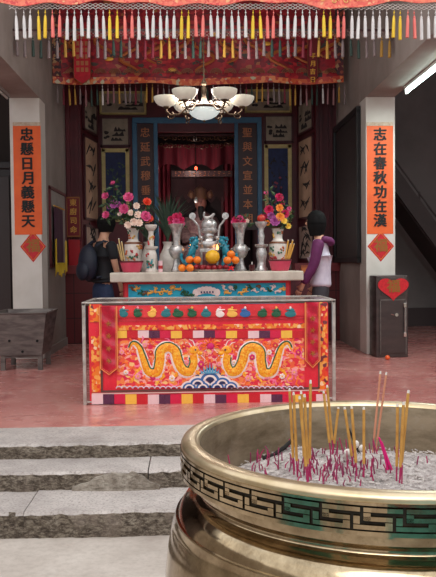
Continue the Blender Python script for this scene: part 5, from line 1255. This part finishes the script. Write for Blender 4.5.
# ================================================================ PEOPLE
SKIN = mat('skin', (196, 146, 120), .55, sss=.05); HAIR = mat('black_hair', (9, 8, 9), .8, spec=.2, c2=(15, 12, 13), scale=60, stretch=(1, 1, .1))
def person(lab, loc, rz, hgt, arms, top, sleeve_to, topm, sleevem, trousm, bob, lean=0, head_tilt=.03, hood=None):
    s = hgt/1.65; t = thing('person', lab, 'person', loc, rz)
    def P(*v): return [tuple(c*s for c in q) for q in v]
    V = P((0, .0, .90), (0, .01, 1.04), (0, .0, 1.18), (0, -.005, 1.30), (0, .005, 1.40), (0, -head_tilt*.5, 1.47), (0, -head_tilt, 1.535), (0, -head_tilt, 1.60))
    Rr = [(.11*s, .08*s), (.095*s, .072*s), (.11*s, .08*s), (.10*s, .07*s), .048*s, .05*s, (.072*s, .085*s), (.066*s, .08*s)]
    E_ = [(0, 1), (1, 2), (2, 3), (3, 4), (4, 5), (5, 6), (6, 7)]; roots = {0}
    legs = []; armi = []
    for sd in (-1, 1):
        b = len(V); V += P((sd*.085, 0, .84), (sd*.092, -.01, .48), (sd*.095, .02, .10), (sd*.097, -.05, .04), (sd*.10, -.13, .03)); Rr += [.082*s, .055*s, .036*s, .035*s, .026*s]
        E_ += [(0, b), (b, b+1), (b+1, b+2), (b+2, b+3), (b+3, b+4)]; legs.append(b)
        a = arms[0 if sd < 0 else 1]; b = len(V); V += P((sd*.145, 0, 1.345), *a); Rr += [.052*s, .038*s, .026*s, (.040*s, .022*s)]
        E_ += [(3, b), (b, b+1), (b+1, b+2), (b+2, b+3)]; armi.append(b)
        wv, pv = Vector(V[b+2]), Vector(V[b+3]); d = (pv-wv).normalized(); side = Vector((0, 1, 0)); side = (side-d*side.dot(d)).normalized()
        for f in range(5):
            o_ = (f-2)*.016*s if f < 4 else -.0
            st = pv+side*((f-1.5)*.017*s) if f < 4 else wv+(pv-wv)*.4-side*.02*s
            L = (.05, .062, .060, .048, .04)[f]*s; dd = d if f < 4 else (d-side*.9).normalized(); bend = Vector((-sd*.35, 0, 0)); n0 = len(V)
            V += [tuple(st), tuple(st+dd*L*.5), tuple(st+(dd+bend*.6).normalized()*L)]; Rr += [.009*s, .0085*s, .007*s]; E_ += [(n0, n0+1), (n0+1, n0+2)]; roots.add(n0)
    grow(V, E_, Rr, roots, 'body', SKIN, t, 1)
    # face
    hz = 1.565*s; hy = -head_tilt*s
    f = MB().ball((0, hy-.005*s, hz), (.072*s, .088*s, .105*s), 16, 12).ball((0, hy-.092*s, hz-.015*s), (.012*s, .018*s, .02*s), 8, 6)
    for sd in (-1, 1): f.ball((sd*.072*s, hy, hz-.01*s), (.008*s, .018*s, .028*s), 8, 6)
    f.build('face', SKIN, t, smooth=True)
    q = MB()
    for sd in (-1, 1): q.ball((sd*.028*s, hy-.084*s, hz+.005*s), (.011*s, .006*s, .006*s), 8, 6)
    q.build('eyes', mat('dark_eyes', (24, 18, 16), .3), t)
    MB().ball((0, hy-.083*s, hz-.052*s), (.022*s, .006*s, .006*s), 8, 5).build('mouth', mat('lips', (160, 86, 80), .5), t, smooth=True)
    # hair: cap plus bob, open at the face
    h = MB(); R = random.Random(4)
    def hp(u, v):
        az_ = -pi/2+.62+(2*pi-1.24)*u; zz = hz+(.128-v*(.128+bob))*s
        k_ = min(1, v/.5); rr = .104*math.sqrt(max(0.0, 1-(1-k_)**2))*s*(1-.30*max(0, v-.6)/.4)*(1+.03*sin(u*40))
        return (rr*cos(az_)*.93, hy+.008*s+rr*1.05*sin(az_), zz)
    h.sheet(hp, 28, 14, (0, .0, 0.004)); h.ball((0, hy+.012*s, hz+.035*s), (.090*s, .102*s, .092*s), 16, 10); h.build('hair', HAIR, t, smooth=True)
    # clothes
    tv = P((0, .0, top-.05), (0, .005, top+.02), (0, .01, 1.06), (0, .0, 1.18), (0, -.005, 1.31), (0, .0, 1.40)); tr = [(.158*s, .13*s), (.155*s, .126*s), (.150*s, .120*s), (.144*s, .114*s), (.135*s, .100*s), (.082*s, .078*s)]
    grow(tv, [(0, 1), (1, 2), (2, 3), (3, 4), (4, 5)], tr, {2}, 'jacket' if hood else 'shirt', topm, t, 2)
    for k, sd in enumerate((-1, 1)):
        a = [Vector((sd*.115, 0, 1.345))*s, Vector((sd*.165, 0, 1.32))*s]+[Vector(c)*s for c in arms[k][:2]]
        if sleeve_to < 1: a = a[:2]+[a[1]+(a[2]-a[1])*.75]; rr = [.068*s, .066*s, .058*s]
        else: rr = [.072*s, .070*s, .058*s, .046*s]
        grow(a, [(i, i+1) for i in range(len(a)-1)], rr, {0}, 'sleeve', sleevem, t, 2)
    tv = P((0, .0, .97), (0, .005, .87)); tr = [(.135*s, .108*s), (.14*s, .112*s)]; E2 = [(0, 1)]
    for sd in (-1, 1): b = len(tv); tv += P((sd*.088, 0, .78), (sd*.093, -.005, .48), (sd*.096, .015, .12)); tr += [.096*s, .070*s, .058*s]; E2 += [(1, b), (b, b+1), (b+1, b+2)]
    grow(tv, E2, tr, {0}, 'trousers', trousm, t, 2)
    for sd in (-1, 1):
        MB().hexa([(x*s, y*s, z*s) for x, y, z in ((sd*.10-.045, -.20, 0), (sd*.10+.045, -.20, 0), (sd*.10+.04, .07, 0), (sd*.10-.04, .07, 0), (sd*.10-.03, -.17, .05), (sd*.10+.03, -.17, .05), (sd*.10+.035, .06, .10), (sd*.10-.035, .06, .10))]).build('shoe', mat('dark_shoe', (40, 36, 38), .6), t, bevel=.012)
    if hood:
        grow(P((-.12, .03, 1.38), (-.075, .10, 1.37), (0, .125, 1.345), (.075, .10, 1.37), (.12, .03, 1.38), (0, .14, 1.30)), [(0, 1), (1, 2), (2, 3), (3, 4), (2, 5)], [.035*s, .045*s, .055*s, .045*s, .035*s, .05*s], {2}, 'hood', hood, t, 2)
    return t
PURJ = mat('purple_jacket_cloth', (98, 28, 84), .75, c2=(84, 20, 70), scale=14); LILJ = mat('lilac_white_jacket_cloth', (206, 198, 212), .75, c2=(190, 180, 198), scale=14)
pR = person('person in lilac white and purple hooded jacket standing at the right end of the altar', (1.405, 8.33, FZ), -pi/2-.3, 1.665,
    [[(-.20, .02, 1.09), (-.19, -.10, .87), (-.19, -.13, .80)], [(.195, -.04, 1.10), (.185, -.16, .90), (.175, -.20, .83)]], .90, 1, LILJ, PURJ, mat('charcoal_trousers', (52, 48, 54), .8), .15, head_tilt=.05, hood=PURJ)
BLKS = mat('black_shirt_cloth', (24, 24, 30), .8); DENIM = mat('blue_denim', (44, 60, 92), .8, c2=(34, 48, 78), scale=20)
pL = person('person in black short sleeved shirt and jeans standing at the left end of the altar', (-1.02, 9.0, FZ), pi/2+.75, 1.69,
    [[(-.20, -.02, 1.10), (-.185, -.10, .88), (-.17, -.13, .80)], [(.20, -.02, 1.10), (.185, -.10, .88), (.17, -.13, .80)]], .94, .5, BLKS, BLKS, DENIM, .085, head_tilt=.06)
t = thing('backpack', 'dark navy backpack worn by the person at the left end of the altar', 'backpack', (-1.02-.19*cos(.75), 9.0-.19*sin(.75), FZ+.95), pi/2+.75)
NAV = mat('navy_nylon', (24, 30, 50), .6, c2=(18, 22, 38), scale=10)
m_ = MB().ball((0, .02, .21), (.135, .10, .21), 20, 14); m_.v = [(x, max(y, -.03), z) for x, y, z in m_.v]; m_.build('bag', NAV, t, smooth=True)
m_ = MB().ball((0, .10, .12), (.11, .05, .11), 16, 10).build('front_pocket', NAV, t, smooth=True)
for sd in (-1, 1): MB().tube([(sd*.09, -.02, .40), (sd*.11, -.12, .46), (sd*.115, -.29, .42), (sd*.12, -.31, .25), (sd*.10, -.22, .08), (sd*.10, -.02, .04)], .014, 8).build('shoulder_strap', NAV, t, smooth=True)
# ================================================================ LIGHT, SKY, CAMERA
w = bpy.data.worlds.new('overcast_sky'); bpy.context.scene.world = w; w.use_nodes = True
bg = w.node_tree.nodes['Background']; tcw = w.node_tree.nodes.new('ShaderNodeTexCoord'); nz = w.node_tree.nodes.new('ShaderNodeTexNoise'); nz.inputs['Scale'].default_value = 2.5; nz.inputs['Detail'].default_value = 4
rp = w.node_tree.nodes.new('ShaderNodeValToRGB'); rp.color_ramp.elements[0].position = .3; rp.color_ramp.elements[0].color = (.80, .86, .94, 1); rp.color_ramp.elements[1].position = .7; rp.color_ramp.elements[1].color = (1, .985, .96, 1)
L_ = w.node_tree.links; L_.new(tcw.outputs['Generated'], nz.inputs[0]); L_.new(nz.outputs[0], rp.inputs[0]); L_.new(rp.outputs[0], bg.inputs[0]); bg.inputs[1].default_value = 1.0
sun = bpy.data.lights.new('sun', 'SUN'); sun.energy = .7; sun.angle = radians(40); sun.color = (1, .96, .9)
so = bpy.data.objects.new('sun', sun); COL.objects.link(so); so.rotation_euler = (radians(38), radians(-8), radians(0)); so.location = (0, -2, 8)
def lamp(nm, loc, power, size, col):
    l = bpy.data.lights.new(nm, 'POINT'); l.energy = power; l.shadow_soft_size = size; l.color = col; o = bpy.data.objects.new(nm, l); COL.objects.link(o); o.location = loc; return o
lamp('chandelier_light', (.145, 7.5, 3.14), 32, .25, (1, .95, .88))
lamp('altar_recess_lamp', (.05, 12.55, 3.02), 2.2, .05, (1, .85, .75))
lamp('altar_recess_lamp', (.0, 12.35, 2.1), 9, .05, (1, .85, .75))
l = bpy.data.lights.new('tube_light', 'AREA'); l.shape = 'RECTANGLE'; l.size = .04; l.size_y = 1.5; l.energy = 26; l.color = (.86, 1, .96)
lo = bpy.data.objects.new('tube_light', l); COL.objects.link(lo); lo.location = (2.50, 8.05, 3.395)
cam = bpy.data.cameras.new('camera'); co = bpy.data.objects.new('camera', cam); COL.objects.link(co); bpy.context.scene.camera = co
cam.sensor_fit = 'VERTICAL'; cam.sensor_height = 36; cam.lens = 36*770/577; cam.clip_start = .05; cam.clip_end = 100
co.matrix_world = Matrix(((CR.x, CU.x, -CF.x, 0), (CR.y, CU.y, -CF.y, 0), (CR.z, CU.z, -CF.z, CAMZ), (0, 0, 0, 1)))
sc_ = bpy.context.scene; sc_.view_settings.view_transform = 'Standard'; sc_.view_settings.look = 'None'; sc_.view_settings.gamma = 1; sc_.view_settings.use_curve_mapping = False
sc_.view_settings.exposure = .7
sc_.cycles.max_bounces = 8; sc_.cycles.use_denoising = True
